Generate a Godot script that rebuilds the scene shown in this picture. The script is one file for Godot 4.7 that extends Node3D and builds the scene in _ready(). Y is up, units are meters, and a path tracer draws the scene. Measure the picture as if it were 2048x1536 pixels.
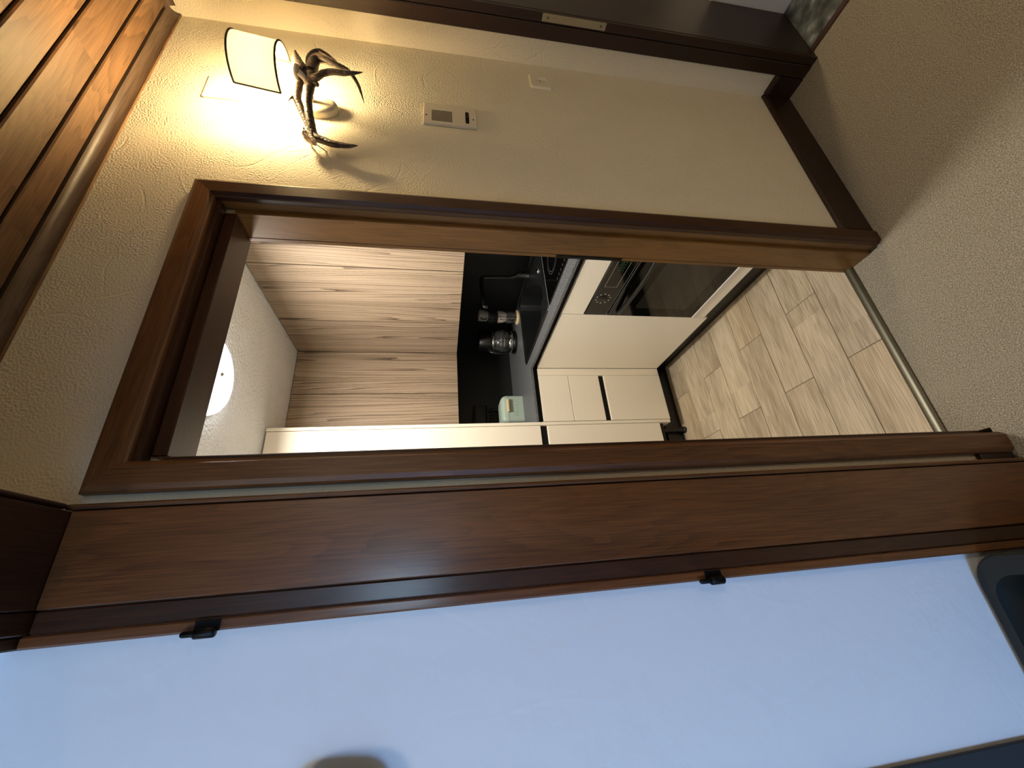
extends Node3D
# A cottage hallway seen with the camera held on its side: plastered wall, antler lamp, oak door frame and the kitchen beyond.
# World: x to the right along the hall wall, y up, z out of the wall towards the camera (hall side of the wall at z = 0).

var ORG := Vector3.ZERO          # base of the thing being built
var M := {}                      # materials
var names_used := {}
var rng := RandomNumberGenerator.new()

func _ready():
	rng.seed = 71
	set_camera()
	set_light()
	make_materials()
	build_shell()
	build_hall_ceiling()
	build_floors()
	build_kitchen_door()
	build_side_opening()
	build_entrance_door()
	build_skirting()
	build_kitchen_units()
	build_worktop()
	build_sink_and_hob()
	build_oven()
	build_counter_things()
	build_kitchen_lamp()
	build_wall_lamp()
	build_antler()
	build_wall_fittings()
	build_room_things()

# ------------------------------------------------------------------ camera, light
func set_camera():
	var c := Camera3D.new()
	c.name = "camera"
	var right := Vector3(-0.084206, -0.983424, 0.160580)
	var up := Vector3(0.897456, -0.004823, 0.441077)
	var back := Vector3(-0.432991, 0.181255, 0.882986)
	c.transform = Transform3D(Basis(right, up, back).orthonormalized(), Vector3(0, 1.5, 0.836))
	c.fov = rad_to_deg(2.0 * atan(768.0 / 817.22))
	c.near = 0.02
	c.far = 60.0
	add_child(c)
	c.current = true

func set_light():
	var w := WorldEnvironment.new()
	w.name = "world_environment"
	var e := Environment.new()
	e.background_mode = Environment.BG_COLOR
	e.background_color = Color(0.45, 0.62, 0.9)
	e.background_energy_multiplier = 0.3
	e.tonemap_mode = Environment.TONE_MAPPER_LINEAR
	e.tonemap_exposure = 1.0
	e.sdfgi_enabled = true
	e.ssao_enabled = true
	e.ssil_enabled = true
	w.environment = e
	add_child(w)
	# daylight of unseen windows behind the camera, placed to light the white wall
	area("unseen_window_daylight", Vector3(-2.3, 1.12, 3.94), Vector3(0.12, 0, -1), Vector2(1.0, 0.9), Color(0.27, 0.61, 1.0), 6.6)
	area("unseen_window_upper_light", Vector3(-2.3, 1.86, 3.94), Vector3(0.12, -0.1, -1), Vector2(1.0, 0.5), Color(0.84, 0.94, 1.0), 3.3)  # paler upper light of the same unseen window, whitens the wall top
	area("unseen_fanlight_daylight", Vector3(-0.18, 1.92, 3.94), Vector3(0, 0, -1), Vector2(0.56, 0.7), Color(0.74, 0.88, 1.0), 2.0)  # unseen high window, placed for the reflection on the wooden panel

func area(nm: String, at: Vector3, dir: Vector3, size: Vector2, col: Color, en: float, parent: Node = self):
	var l := AreaLight3D.new()
	l.name = nm
	l.area_size = size
	l.light_color = col
	l.light_energy = en
	l.area_range = 12.0
	l.area_attenuation = 2.0
	l.shadow_enabled = true
	parent.add_child(l, true)
	var upv := Vector3.UP if absf(dir.y) < 0.9 else Vector3.FORWARD
	l.transform = Transform3D(Basis.looking_at(dir, upv), at)
	return l

func omni(nm: String, at: Vector3, col: Color, en: float, size: float, parent: Node = self):
	var l := OmniLight3D.new()
	l.name = nm
	l.position = at
	l.light_color = col
	l.light_energy = en
	l.light_size = size
	l.omni_range = 10.0
	l.omni_attenuation = 2.0
	l.shadow_enabled = true
	parent.add_child(l, true)
	return l

# ------------------------------------------------------------------ naming
func numbered(s: String) -> String:
	if not names_used.has(s):
		names_used[s] = 0
		return s
	names_used[s] += 1
	return "%s_%03d" % [s, names_used[s]]

func thing(called: String, label: String, category: String, at := Vector3.ZERO, group := "") -> Node3D:
	var o := Node3D.new()
	o.name = numbered(called)
	add_child(o)
	o.position = at
	o.set_meta("label", label)
	o.set_meta("category", category)
	if group != "":
		o.set_meta("group", group)
	ORG = at
	return o

func frame_root(called: String, label: String) -> Node3D:
	var o := Node3D.new()
	o.name = numbered(called)
	add_child(o)
	o.set_meta("kind", "structure")
	o.set_meta("label", label)
	ORG = Vector3.ZERO
	return o

func part(called: String, st: SurfaceTool, mat: Material, parent: Node) -> MeshInstance3D:
	var mi := MeshInstance3D.new()
	mi.name = called
	mi.mesh = st.commit()
	mi.material_override = mat
	mi.cast_shadow = GeometryInstance3D.SHADOW_CASTING_SETTING_ON
	parent.add_child(mi, true)
	return mi

func struct(called: String, st: SurfaceTool, mat: Material, label: String) -> MeshInstance3D:
	var mi := part(numbered(called), st, mat, self)
	mi.set_meta("kind", "structure")
	mi.set_meta("label", label)
	return mi

# ------------------------------------------------------------------ mesh helpers
func begin() -> SurfaceTool:
	var st := SurfaceTool.new()
	st.begin(Mesh.PRIMITIVE_TRIANGLES)
	return st

func tri(st: SurfaceTool, p: Array, n: Array, uv: Array):
	var o := [0, 1, 2]
	var fn: Vector3 = (p[2] - p[0]).cross(p[1] - p[0])
	if fn.dot(n[0] + n[1] + n[2]) < 0.0:
		o = [0, 2, 1]
	for k in o:
		st.set_normal(n[k])
		st.set_uv(uv[k])
		st.add_vertex(p[k] - ORG)

func quv(p: Vector3, n: Vector3, grain: int, off: Vector2) -> Vector2:
	var a := n.abs()
	var ax := 0
	if a.y > a.x and a.y >= a.z:
		ax = 1
	elif a.z > a.x and a.z > a.y:
		ax = 2
	var v := grain
	if ax == grain:
		v = (grain + 1) % 3
	var u := 3 - ax - v
	return Vector2(p[u], p[v]) + off

func poly(st: SurfaceTool, pts: Array, grain := 1, off := Vector2.ZERO, want := Vector3.ZERO):
	var n: Vector3 = (pts[1] - pts[0]).cross(pts[2] - pts[0]).normalized()
	if want != Vector3.ZERO and n.dot(want) < 0.0:
		n = -n
	for k in range(1, pts.size() - 1):
		tri(st, [pts[0], pts[k], pts[k + 1]], [n, n, n], [quv(pts[0], n, grain, off), quv(pts[k], n, grain, off), quv(pts[k + 1], n, grain, off)])

# box from corner a to corner b with chamfered edges; grain = axis the texture's v runs along
func box(st: SurfaceTool, a: Vector3, b: Vector3, ch := 0.0, grain := 1, off := Vector2.ZERO):
	var lo := Vector3(minf(a.x, b.x), minf(a.y, b.y), minf(a.z, b.z))
	var hi := Vector3(maxf(a.x, b.x), maxf(a.y, b.y), maxf(a.z, b.z))
	var c := (lo + hi) * 0.5
	var h := (hi - lo) * 0.5
	ch = minf(ch, minf(h.x, minf(h.y, h.z)) * 0.9)
	var vert := func(sx, sy, sz, face):
		var q := Vector3(sx * (h.x - ch), sy * (h.y - ch), sz * (h.z - ch))
		q[face] += [sx, sy, sz][face] * ch
		return c + q
	for ax in 3:
		for s in [-1.0, 1.0]:
			var pts := []
			for k in [[-1, -1], [1, -1], [1, 1], [-1, 1]]:
				var sg := [0.0, 0.0, 0.0]
				sg[ax] = s
				sg[(ax + 1) % 3] = float(k[0])
				sg[(ax + 2) % 3] = float(k[1])
				pts.append(vert.call(sg[0], sg[1], sg[2], ax))
			var n := Vector3.ZERO
			n[ax] = s
			poly(st, pts, grain, off, n)
	if ch <= 0.0:
		return
	for ax in 3:
		var u := (ax + 1) % 3
		var v := (ax + 2) % 3
		for su in [-1.0, 1.0]:
			for sv in [-1.0, 1.0]:
				var pts := []
				for k in [[-1.0, u], [-1.0, v], [1.0, v], [1.0, u]]:
					var sg := [0.0, 0.0, 0.0]
					sg[ax] = k[0]
					sg[u] = su
					sg[v] = sv
					pts.append(vert.call(sg[0], sg[1], sg[2], k[1]))
				var n := Vector3.ZERO
				n[u] = su
				n[v] = sv
				poly(st, pts, grain, off, n)
	for sx in [-1.0, 1.0]:
		for sy in [-1.0, 1.0]:
			for sz in [-1.0, 1.0]:
				poly(st, [vert.call(sx, sy, sz, 0), vert.call(sx, sy, sz, 1), vert.call(sx, sy, sz, 2)], grain, off, Vector3(sx, sy, sz))

# solid of revolution: profile of Vector2(radius, height) from bottom to top, about an axis through o
func lathe(st: SurfaceTool, o: Vector3, prof: Array, seg := 32, axis := Vector3.UP, squash := Vector2.ONE, smooth := true):
	var y := axis.normalized()
	var x := y.cross(Vector3(0, 0, 1))
	if x.length() < 0.1:
		x = Vector3(1, 0, 0)
	x = x.normalized()
	var z := x.cross(y).normalized()
	for i in prof.size() - 1:
		var p: Vector2 = prof[i]
		var q: Vector2 = prof[i + 1]
		var t := q - p
		if t.length() < 1e-7:
			continue
		var nf := Vector2(t.y, -t.x).normalized()
		var n0 := nf
		var n1 := nf
		if smooth:
			if i > 0:
				var tp: Vector2 = p - prof[i - 1]
				var a := Vector2(tp.y, -tp.x).normalized()
				if a.dot(nf) > 0.6:
					n0 = (a + nf).normalized()
			if i + 2 < prof.size():
				var tq: Vector2 = prof[i + 2] - q
				var bq := Vector2(tq.y, -tq.x).normalized()
				if bq.dot(nf) > 0.6:
					n1 = (bq + nf).normalized()
		for k in seg:
			var P := []
			var N := []
			var U := []
			for s in [[0, 0], [1, 0], [1, 1], [0, 1]]:
				var th := TAU * float(k + s[0]) / seg
				var rr: Vector2 = p if s[1] == 0 else q
				var nn: Vector2 = n0 if s[1] == 0 else n1
				var d: Vector3 = x * cos(th) * squash.x + z * sin(th) * squash.y
				P.append(o + d * rr.x + y * rr.y)
				N.append((d * nn.x + y * nn.y).normalized())
				U.append(Vector2(float(k + s[0]) / seg, rr.y * 4.0))
			if p.x > 1e-6:
				tri(st, [P[0], P[1], P[2]], [N[0], N[1], N[2]], [U[0], U[1], U[2]])
			if q.x > 1e-6:
				tri(st, [P[0], P[2], P[3]], [N[0], N[2], N[3]], [U[0], U[2], U[3]])
			elif p.x <= 1e-6:
				pass

# tube through points (Vector3) with a radius at each; smoothed by Catmull-Rom
func tube(st: SurfaceTool, pts: Array, rad: Array, seg := 12, sub := 6, bump := 0.0):
	var P := []
	var R := []
	for i in pts.size() - 1:
		var a: Vector3 = pts[maxi(i - 1, 0)]
		var b: Vector3 = pts[i]
		var c: Vector3 = pts[i + 1]
		var d: Vector3 = pts[mini(i + 2, pts.size() - 1)]
		for k in sub:
			var t := float(k) / sub
			P.append(b.cubic_interpolate(c, a, d, t))
			R.append(lerpf(rad[i], rad[i + 1], t))
	P.append(pts[-1])
	R.append(rad[-1])
	var tan0: Vector3 = (P[1] - P[0]).normalized()
	var nx := tan0.cross(Vector3(0.31, 0.77, 0.55)).normalized()
	var rings := []
	var nrm := []
	for i in P.size():
		var t: Vector3 = (P[mini(i + 1, P.size() - 1)] - P[maxi(i - 1, 0)]).normalized()
		nx = (nx - t * nx.dot(t)).normalized()
		var nz := t.cross(nx)
		var ring := []
		var rn := []
		for k in seg + 1:
			var th := TAU * float(k % seg) / seg
			var d := nx * cos(th) + nz * sin(th)
			var rr: float = R[i] * (1.0 + bump * sin(th * 5.0 + i * 0.35) * cos(i * 0.9 + th * 2.0))
			ring.append(P[i] + d * rr)
			rn.append(d)
		rings.append(ring)
		nrm.append(rn)
	for i in P.size() - 1:
		for k in seg:
			var uv := [Vector2(float(k) / seg, i * 0.05), Vector2(float(k + 1) / seg, i * 0.05), Vector2(float(k + 1) / seg, i * 0.05 + 0.05), Vector2(float(k) / seg, i * 0.05 + 0.05)]
			tri(st, [rings[i][k], rings[i][k + 1], rings[i + 1][k + 1]], [nrm[i][k], nrm[i][k + 1], nrm[i + 1][k + 1]], [uv[0], uv[1], uv[2]])
			tri(st, [rings[i][k], rings[i + 1][k + 1], rings[i + 1][k]], [nrm[i][k], nrm[i + 1][k + 1], nrm[i + 1][k]], [uv[0], uv[2], uv[3]])
	for e in [0, P.size() - 1]:
		var n: Vector3 = -tan0 if e == 0 else (P[-1] - P[-2]).normalized()
		for k in seg:
			tri(st, [P[e], rings[e][k], rings[e][k + 1]], [n, n, n], [Vector2.ZERO, Vector2.ZERO, Vector2.ZERO])

# closed profile (2-D points in the axes u, v) swept along axis w from w0 to w1
func prism(st: SurfaceTool, prof: Array, u: Vector3, v: Vector3, w: Vector3, o: Vector3, w0: float, w1: float, grain := 1, caps := true, smooth := false):
	var n := prof.size()
	var c := Vector2.ZERO
	for p in prof:
		c += p / n
	var fn := []
	for i in n:
		var t: Vector2 = prof[(i + 1) % n] - prof[i]
		fn.append(Vector2(t.y, -t.x).normalized())
	var area2 := 0.0
	for i in n:
		area2 += prof[i].cross(prof[(i + 1) % n])
	if area2 < 0.0:
		for i in n:
			fn[i] = -fn[i]
	for i in n:
		var p: Vector2 = prof[i]
		var q: Vector2 = prof[(i + 1) % n]
		var na: Vector2 = fn[i]
		var nb: Vector2 = fn[i]
		if smooth:
			var pa: Vector2 = fn[(i + n - 1) % n]
			var pb: Vector2 = fn[(i + 1) % n]
			if pa.dot(fn[i]) > 0.7:
				na = (pa + fn[i]).normalized()
			if pb.dot(fn[i]) > 0.7:
				nb = (pb + fn[i]).normalized()
		var A := [o + u * p.x + v * p.y + w * w0, o + u * q.x + v * q.y + w * w0, o + u * q.x + v * q.y + w * w1, o + u * p.x + v * p.y + w * w1]
		var n3: Vector3 = u * fn[i].x + v * fn[i].y
		var N := [u * na.x + v * na.y, u * nb.x + v * nb.y, u * nb.x + v * nb.y, u * na.x + v * na.y]
		var U := []
		for k in 4:
			U.append(quv(A[k], n3, grain, Vector2.ZERO))
		tri(st, [A[0], A[1], A[2]], [N[0], N[1], N[2]], [U[0], U[1], U[2]])
		tri(st, [A[0], A[2], A[3]], [N[0], N[2], N[3]], [U[0], U[2], U[3]])
	if caps:
		var idx := Geometry2D.triangulate_polygon(PackedVector2Array(prof))
		for e in [w0, w1]:
			var nn: Vector3 = -w if e == minf(w0, w1) else w
			for k in range(0, idx.size(), 3):
				var T := []
				var U := []
				for j in 3:
					var p: Vector2 = prof[idx[k + j]]
					T.append(o + u * p.x + v * p.y + w * e)
					U.append(quv(T[j], nn, grain, Vector2.ZERO))
				tri(st, T, [nn, nn, nn], U)

func round_rect(x0: float, y0: float, x1: float, y1: float, r: float, n := 6) -> Array:
	var out := []
	for c in [[x1 - r, y1 - r, 0.0], [x0 + r, y1 - r, 0.5], [x0 + r, y0 + r, 1.0], [x1 - r, y0 + r, 1.5]]:
		for k in n + 1:
			var a: float = PI * (c[2] + 0.5 * k / n)
			out.append(Vector2(c[0] + r * cos(a), c[1] + r * sin(a)))
	return out

func circle2(cx: float, cy: float, r: float, n := 24, ry := -1.0) -> Array:
	var out := []
	for k in n:
		out.append(Vector2(cx + r * cos(TAU * k / n), cy + (r if ry < 0.0 else ry) * sin(TAU * k / n)))
	return out

# flat ring between two outlines with the same number of points, in the axes u, v at height w*h
func ring_face(st: SurfaceTool, a: Array, b: Array, u: Vector3, v: Vector3, o: Vector3, n: Vector3):
	var m := a.size()
	for i in m:
		var j := (i + 1) % m
		var P := [o + u * a[i].x + v * a[i].y, o + u * a[j].x + v * a[j].y, o + u * b[j].x + v * b[j].y, o + u * b[i].x + v * b[i].y]
		tri(st, [P[0], P[1], P[2]], [n, n, n], [Vector2.ZERO, Vector2.ZERO, Vector2.ZERO])
		tri(st, [P[0], P[2], P[3]], [n, n, n], [Vector2.ZERO, Vector2.ZERO, Vector2.ZERO])

# ------------------------------------------------------------------ materials
func mat(col: Color, rough := 0.6, metal := 0.0) -> StandardMaterial3D:
	var m := StandardMaterial3D.new()
	m.albedo_color = col
	m.roughness = rough
	m.metallic = metal
	return m

func noise(seed_: int, freq: float, oct := 4, type := FastNoiseLite.TYPE_SIMPLEX_SMOOTH) -> FastNoiseLite:
	var n := FastNoiseLite.new()
	n.seed = seed_
	n.frequency = freq
	n.noise_type = type
	n.fractal_octaves = oct
	return n

# streaky timber: w x h pixels for su x sv metres, v along the grain
func wood_tex(w: int, h: int, su: float, sv: float, seed_: int, light: Color, dark: Color, bands: float, band_amt: float, pore_amt: float, cloud_amt: float, sharp := 2.0, warp := 1.0, along := 1.0) -> ImageTexture:
	var n1 := noise(seed_, 1.0, 3)
	var n2 := noise(seed_ + 5, 1.0, 2)
	var n3 := noise(seed_ + 9, 1.0, 1)
	var data := PackedByteArray()
	data.resize(w * h * 3)
	var i := 0
	for y in h:
		var v := sv * y / h * along
		for x in w:
			var u := su * x / w
			var cloud := n1.get_noise_2d(u * 7.0, v * 0.9)
			var wv := n2.get_noise_2d(u * 4.0 + 30.0, v * 1.1) * 3.2 * warp + n2.get_noise_2d(u * 22.0, v * 1.6 + 7.0) * 0.9
			var s := fposmod(u * bands + wv, 1.0)
			var b := pow(s, sharp) * (0.75 + 0.5 * n3.get_noise_2d(u * 15.0, v * 0.7))
			var fine := n3.get_noise_2d(u * 620.0, v * 9.0) * 0.5 + n3.get_noise_2d(u * 240.0 + 9.0, v * 5.0) * 0.5
			var t := clampf(0.35 + band_amt * (b - 0.35) + pore_amt * fine + cloud_amt * cloud, 0.0, 1.0)
			var c := light.lerp(dark, t)
			data[i] = int(clampf(c.r, 0, 1) * 255.0)
			data[i + 1] = int(clampf(c.g, 0, 1) * 255.0)
			data[i + 2] = int(clampf(c.b, 0, 1) * 255.0)
			i += 3
	return ImageTexture.create_from_image(Image.create_from_data(w, h, false, Image.FORMAT_RGB8, data))

func wood_mat(tex: Texture2D, su: float, sv: float, rough := 0.35, tint := Color.WHITE) -> StandardMaterial3D:
	var m := mat(tint, rough)
	m.albedo_texture = tex
	m.uv1_scale = Vector3(1.0 / su, 1.0 / sv, 1.0)
	return m

# relief of hand-rolled plaster, tileable: rough grain, softer lumps, and a few trowel strokes
func plaster_tex(size: int, seed_: int, strokes: int, fine: float, coarse: float) -> ImageTexture:
	var a := noise(seed_, fine, 4).get_seamless_image(size, size)
	var b := noise(seed_ + 3, coarse, 3).get_seamless_image(size, size)
	a.convert(Image.FORMAT_L8)
	b.convert(Image.FORMAT_L8)
	var da := a.get_data()
	var db := b.get_data()
	var out := PackedFloat32Array()
	out.resize(size * size)
	for i in size * size:
		var f := da[i] / 255.0
		out[i] = 0.5 + (f - 0.5) * (0.3 + 0.9 * db[i] / 255.0) + (db[i] / 255.0 - 0.5) * 0.25
	var r := RandomNumberGenerator.new()
	r.seed = seed_
	for k in strokes:
		var p := Vector2(r.randf() * size, r.randf() * size)
		var ang := r.randf() * TAU
		var bend := r.randf_range(-0.012, 0.012)
		var amp := r.randf_range(-0.9, 0.7)
		var ln := int(r.randf_range(40, 210))
		for s in ln:
			p += Vector2(cos(ang), sin(ang))
			ang += bend + r.randf_range(-0.05, 0.05)
			var fade := sin(PI * s / ln)
			for dx in range(-2, 3):
				for dy in range(-2, 3):
					var d := Vector2(dx, dy).length()
					if d < 2.6:
						var ix := posmod(int(p.x) + dx, size)
						var iy := posmod(int(p.y) + dy, size)
						out[iy * size + ix] += amp * fade * (1.0 - d / 2.6) * 0.22
	var data := PackedByteArray()
	data.resize(size * size)
	for i in size * size:
		data[i] = int(clampf(out[i], 0.0, 1.0) * 255.0)
	return ImageTexture.create_from_image(Image.create_from_data(size, size, false, Image.FORMAT_L8, data))

func plaster_mat(col: Color, tex: Texture2D, metres: float, depth: float) -> StandardMaterial3D:
	var m := mat(col, 0.9)
	m.heightmap_enabled = true
	m.heightmap_texture = tex
	m.heightmap_scale = depth
	m.uv1_triplanar = true
	m.uv1_world_triplanar = true
	m.uv1_triplanar_sharpness = 8.0
	m.uv1_scale = Vector3.ONE / metres
	return m

# speckle between several colours (carpet, stone, worktop)
func speckle_tex(size: int, seed_: int, freq: float, cols: Array, oct := 3) -> ImageTexture:
	var im := noise(seed_, freq, oct).get_seamless_image(size, size)
	im.convert(Image.FORMAT_L8)
	var d := im.get_data()
	var data := PackedByteArray()
	data.resize(size * size * 3)
	for i in size * size:
		var t := clampf((d[i] / 255.0 - 0.5) * 1.7 + 0.5, 0.0, 0.999) * (cols.size() - 1)
		var k := int(t)
		var c: Color = cols[k].lerp(cols[k + 1], t - k)
		data[i * 3] = int(c.r * 255.0)
		data[i * 3 + 1] = int(c.g * 255.0)
		data[i * 3 + 2] = int(c.b * 255.0)
	return ImageTexture.create_from_image(Image.create_from_data(size, size, false, Image.FORMAT_RGB8, data))

func noise_relief(size: int, seed_: int, freq: float, oct := 2) -> ImageTexture:
	var im := noise(seed_, freq, oct).get_seamless_image(size, size)
	im.convert(Image.FORMAT_L8)
	return ImageTexture.create_from_image(im)

func tri_tex(m: StandardMaterial3D, tex: Texture2D, metres: float, relief: Texture2D = null, depth := 0.1):
	m.albedo_texture = tex
	m.uv1_triplanar = true
	m.uv1_world_triplanar = true
	m.uv1_triplanar_sharpness = 6.0
	m.uv1_scale = Vector3.ONE / metres
	if relief:
		m.heightmap_enabled = true
		m.heightmap_texture = relief
		m.heightmap_scale = depth

func make_materials():
	var pl := plaster_tex(1024, 11, 170, 0.19, 0.008)
	M.plaster = plaster_mat(Color(0.90, 0.86, 0.76), pl, 1.3, 0.26)
	M.white_plaster = plaster_mat(Color(0.90, 0.90, 0.89), plaster_tex(512, 37, 60, 0.05, 0.008), 1.2, 0.09)
	M.ceiling_plaster = plaster_mat(Color(0.90, 0.905, 0.91), plaster_tex(512, 53, 30, 0.07, 0.01), 0.7, 0.7)
	var oak := wood_tex(384, 512, 0.4, 2.4, 3, Color(0.47, 0.30, 0.155), Color(0.27, 0.155, 0.07), 16.0, 0.3, 0.5, 0.4)
	M.oak = wood_mat(oak, 0.4, 2.4, 0.4)
	M.oak_panel = wood_mat(oak, 0.4, 2.4, 0.4, Color(1.0, 0.93, 0.80))
	M.oak_panel.clearcoat_enabled = true
	M.oak_panel.clearcoat = 0.8
	M.oak_panel.clearcoat_roughness = 0.18
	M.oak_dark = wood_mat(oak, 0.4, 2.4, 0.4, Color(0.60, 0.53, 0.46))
	M.oak_black = wood_mat(oak, 0.4, 2.4, 0.45, Color(0.43, 0.39, 0.33))
	M.oak_stop = M.oak_dark.duplicate()
	M.oak_stop.clearcoat_enabled = true
	M.oak_stop.clearcoat = 0.7
	M.oak_stop.clearcoat_roughness = 0.2
	var jamb := wood_tex(256, 1024, 0.2, 2.4, 8, Color(0.50, 0.34, 0.15), Color(0.33, 0.215, 0.08), 14.0, 0.25, 0.5, 0.5)
	M.oak_light = wood_mat(jamb, 0.2, 2.4, 0.3)
	var plank := wood_tex(512, 512, 0.5, 2.4, 21, Color(0.50, 0.37, 0.255), Color(0.265, 0.18, 0.115), 26.0, 0.55, 0.3, 0.45, 2.2, 1.2)
	M.plank = wood_mat(plank, 0.5, 2.4, 0.42)
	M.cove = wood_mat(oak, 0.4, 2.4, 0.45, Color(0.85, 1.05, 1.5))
	M.strip = wood_mat(plank, 0.5, 2.4, 0.6, Color(1.0, 1.0, 0.95))
	var ash := wood_tex(1024, 512, 1.0, 2.4, 33, Color(0.635, 0.55, 0.455), Color(0.31, 0.25, 0.195), 60.0, 0.95, 0.2, 0.25, 2.8, 0.9, 0.3)
	M.ash = wood_mat(ash, 1.0, 2.4, 0.5)
	var tilet := wood_tex(512, 256, 0.5, 1.3, 44, Color(0.80, 0.73, 0.62), Color(0.54, 0.47, 0.37), 20.0, 0.2, 0.75, 0.4, 2.0, 1.0)
	M.tiles = []
	for k in 4:
		M.tiles.append(wood_mat(tilet, 0.5, 1.3, 0.45, [Color(1, 1, 1), Color(0.96, 0.955, 0.95), Color(0.93, 0.925, 0.92), Color(0.99, 0.97, 0.94)][k]))
	M.grout = mat(Color(0.36, 0.31, 0.24), 0.9)
	M.cream = mat(Color(0.935, 0.89, 0.81), 0.45)
	var cf := noise_relief(256, 5, 0.12, 3)
	M.cream.heightmap_enabled = true
	M.cream.heightmap_texture = cf
	M.cream.heightmap_scale = 0.006
	M.cream.uv1_triplanar = true
	M.cream.uv1_world_triplanar = true
	M.cream.uv1_scale = Vector3.ONE * 4.0
	M.carcass = mat(Color(0.13, 0.11, 0.09), 0.8)  # dark body colour stands in for the shade in gaps between fronts
	M.black = mat(Color(0.03, 0.03, 0.032), 0.5)
	M.black_gloss = mat(Color(0.02, 0.019, 0.018), 0.08)
	M.black_gloss.metallic_specular = 0.5
	M.black_soft = mat(Color(0.025, 0.025, 0.027), 0.35)
	M.tap = mat(Color(0.035, 0.035, 0.037), 0.4)
	M.gap = mat(Color(0.02, 0.018, 0.016), 0.9)
	M.worktop = mat(Color(1, 1, 1), 0.42)
	tri_tex(M.worktop, speckle_tex(256, 61, 0.09, [Color(0.29, 0.295, 0.30), Color(0.37, 0.375, 0.38), Color(0.46, 0.465, 0.47)]), 0.25, noise_relief(256, 62, 0.11), 0.02)
	M.splash = mat(Color(0.13, 0.13, 0.132), 0.45)
	M.sink = mat(Color(0.075, 0.078, 0.082), 0.38)
	M.chrome = mat(Color(0.82, 0.82, 0.8), 0.14, 1.0)
	M.steel = mat(Color(0.66, 0.65, 0.62), 0.3, 1.0)
	M.bronze = mat(Color(0.42, 0.405, 0.35), 0.42, 1.0)
	M.iron = mat(Color(0.055, 0.05, 0.05), 0.42, 0.6)
	M.strike = mat(Color(0.12, 0.085, 0.06), 0.35, 0.7)
	M.zinc = mat(Color(0.62, 0.57, 0.46), 0.5, 0.3)
	M.carpet = mat(Color(1, 1, 1), 1.0)
	tri_tex(M.carpet, speckle_tex(512, 71, 0.36, [Color(0.41, 0.375, 0.315), Color(0.52, 0.485, 0.415), Color(0.60, 0.565, 0.49), Color(0.70, 0.66, 0.58)], 4), 0.75, noise_relief(512, 72, 0.36, 2), 0.4)
	M.stone = mat(Color(1, 1, 1), 0.3)
	tri_tex(M.stone, speckle_tex(512, 81, 0.012, [Color(0.22, 0.235, 0.22), Color(0.32, 0.335, 0.315), Color(0.40, 0.42, 0.40), Color(0.56, 0.58, 0.57)], 5), 0.6)
	M.white = mat(Color(0.86, 0.85, 0.83), 0.5)
	M.ivory = mat(Color(0.86, 0.82, 0.73), 0.5)
	M.painted = plaster_mat(Color(0.90, 0.86, 0.76), pl, 1.3, 0.06)
	M.green = mat(Color(0.66, 0.72, 0.665), 0.32)
	M.pale_wood = mat(Color(0.86, 0.76, 0.58), 0.5)
	M.felt = mat(Color(0.16, 0.17, 0.165), 0.9)
	M.tub_dark = mat(Color(0.012, 0.012, 0.014), 0.9)
	M.grey = mat(Color(0.17, 0.18, 0.19), 0.7)
	M.grey_green = mat(Color(0.12, 0.16, 0.15), 0.9)
	var an := speckle_tex(256, 91, 0.03, [Color(0.16, 0.115, 0.085), Color(0.23, 0.175, 0.13), Color(0.30, 0.24, 0.19), Color(0.42, 0.35, 0.28)], 4)
	M.antler = mat(Color(1, 1, 1), 0.5)
	tri_tex(M.antler, an, 0.2, noise_relief(256, 92, 0.06, 3), 0.12)
	M.antler.uv1_scale = Vector3(9, 4, 9)
	M.bone = mat(Color(1, 1, 1), 0.7)
	tri_tex(M.bone, speckle_tex(128, 95, 0.06, [Color(0.74, 0.62, 0.48), Color(0.9, 0.82, 0.7)], 3), 0.1, noise_relief(128, 96, 0.09), 0.3)
	M.shade = mat(Color(0.99, 0.97, 0.92), 0.8)
	M.shade.backlight_enabled = true
	M.shade.backlight = Color(1.0, 0.98, 0.92)
	M.shade_trim = mat(Color(0.13, 0.11, 0.09), 0.8)
	M.bulb = mat(Color(1, 0.95, 0.85), 0.4)
	M.bulb.emission_enabled = true
	M.bulb.emission = Color(1.0, 0.88, 0.64)
	M.bulb.emission_energy_multiplier = 6.0
	M.lamp_glow = mat(Color(1, 1, 1), 0.5)
	M.lamp_glow.emission_enabled = true
	M.lamp_glow.emission = Color(0.97, 0.98, 1.0)
	M.lamp_glow.emission_energy_multiplier = 8.0
	M.glass = mat(Color(0.55, 0.57, 0.58, 0.06), 0.03)
	M.glass.transparency = BaseMaterial3D.TRANSPARENCY_ALPHA
	M.pane = mat(Color(0.92, 0.95, 1.0, 0.08), 0.02)
	M.pane.transparency = BaseMaterial3D.TRANSPARENCY_ALPHA
	M.display = mat(Color(0.1, 0.25, 0.12), 0.4)
	M.display.emission_enabled = true
	M.display.emission = Color(0.2, 0.55, 0.28)
	M.display.emission_energy_multiplier = 0.06
	M.print = mat(Color(0.62, 0.6, 0.56), 0.5)
	M.trim_metal = mat(Color(0.9, 0.89, 0.86), 0.5, 0.4)
	M.ring = mat(Color(0.36, 0.36, 0.37), 0.4)

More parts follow.
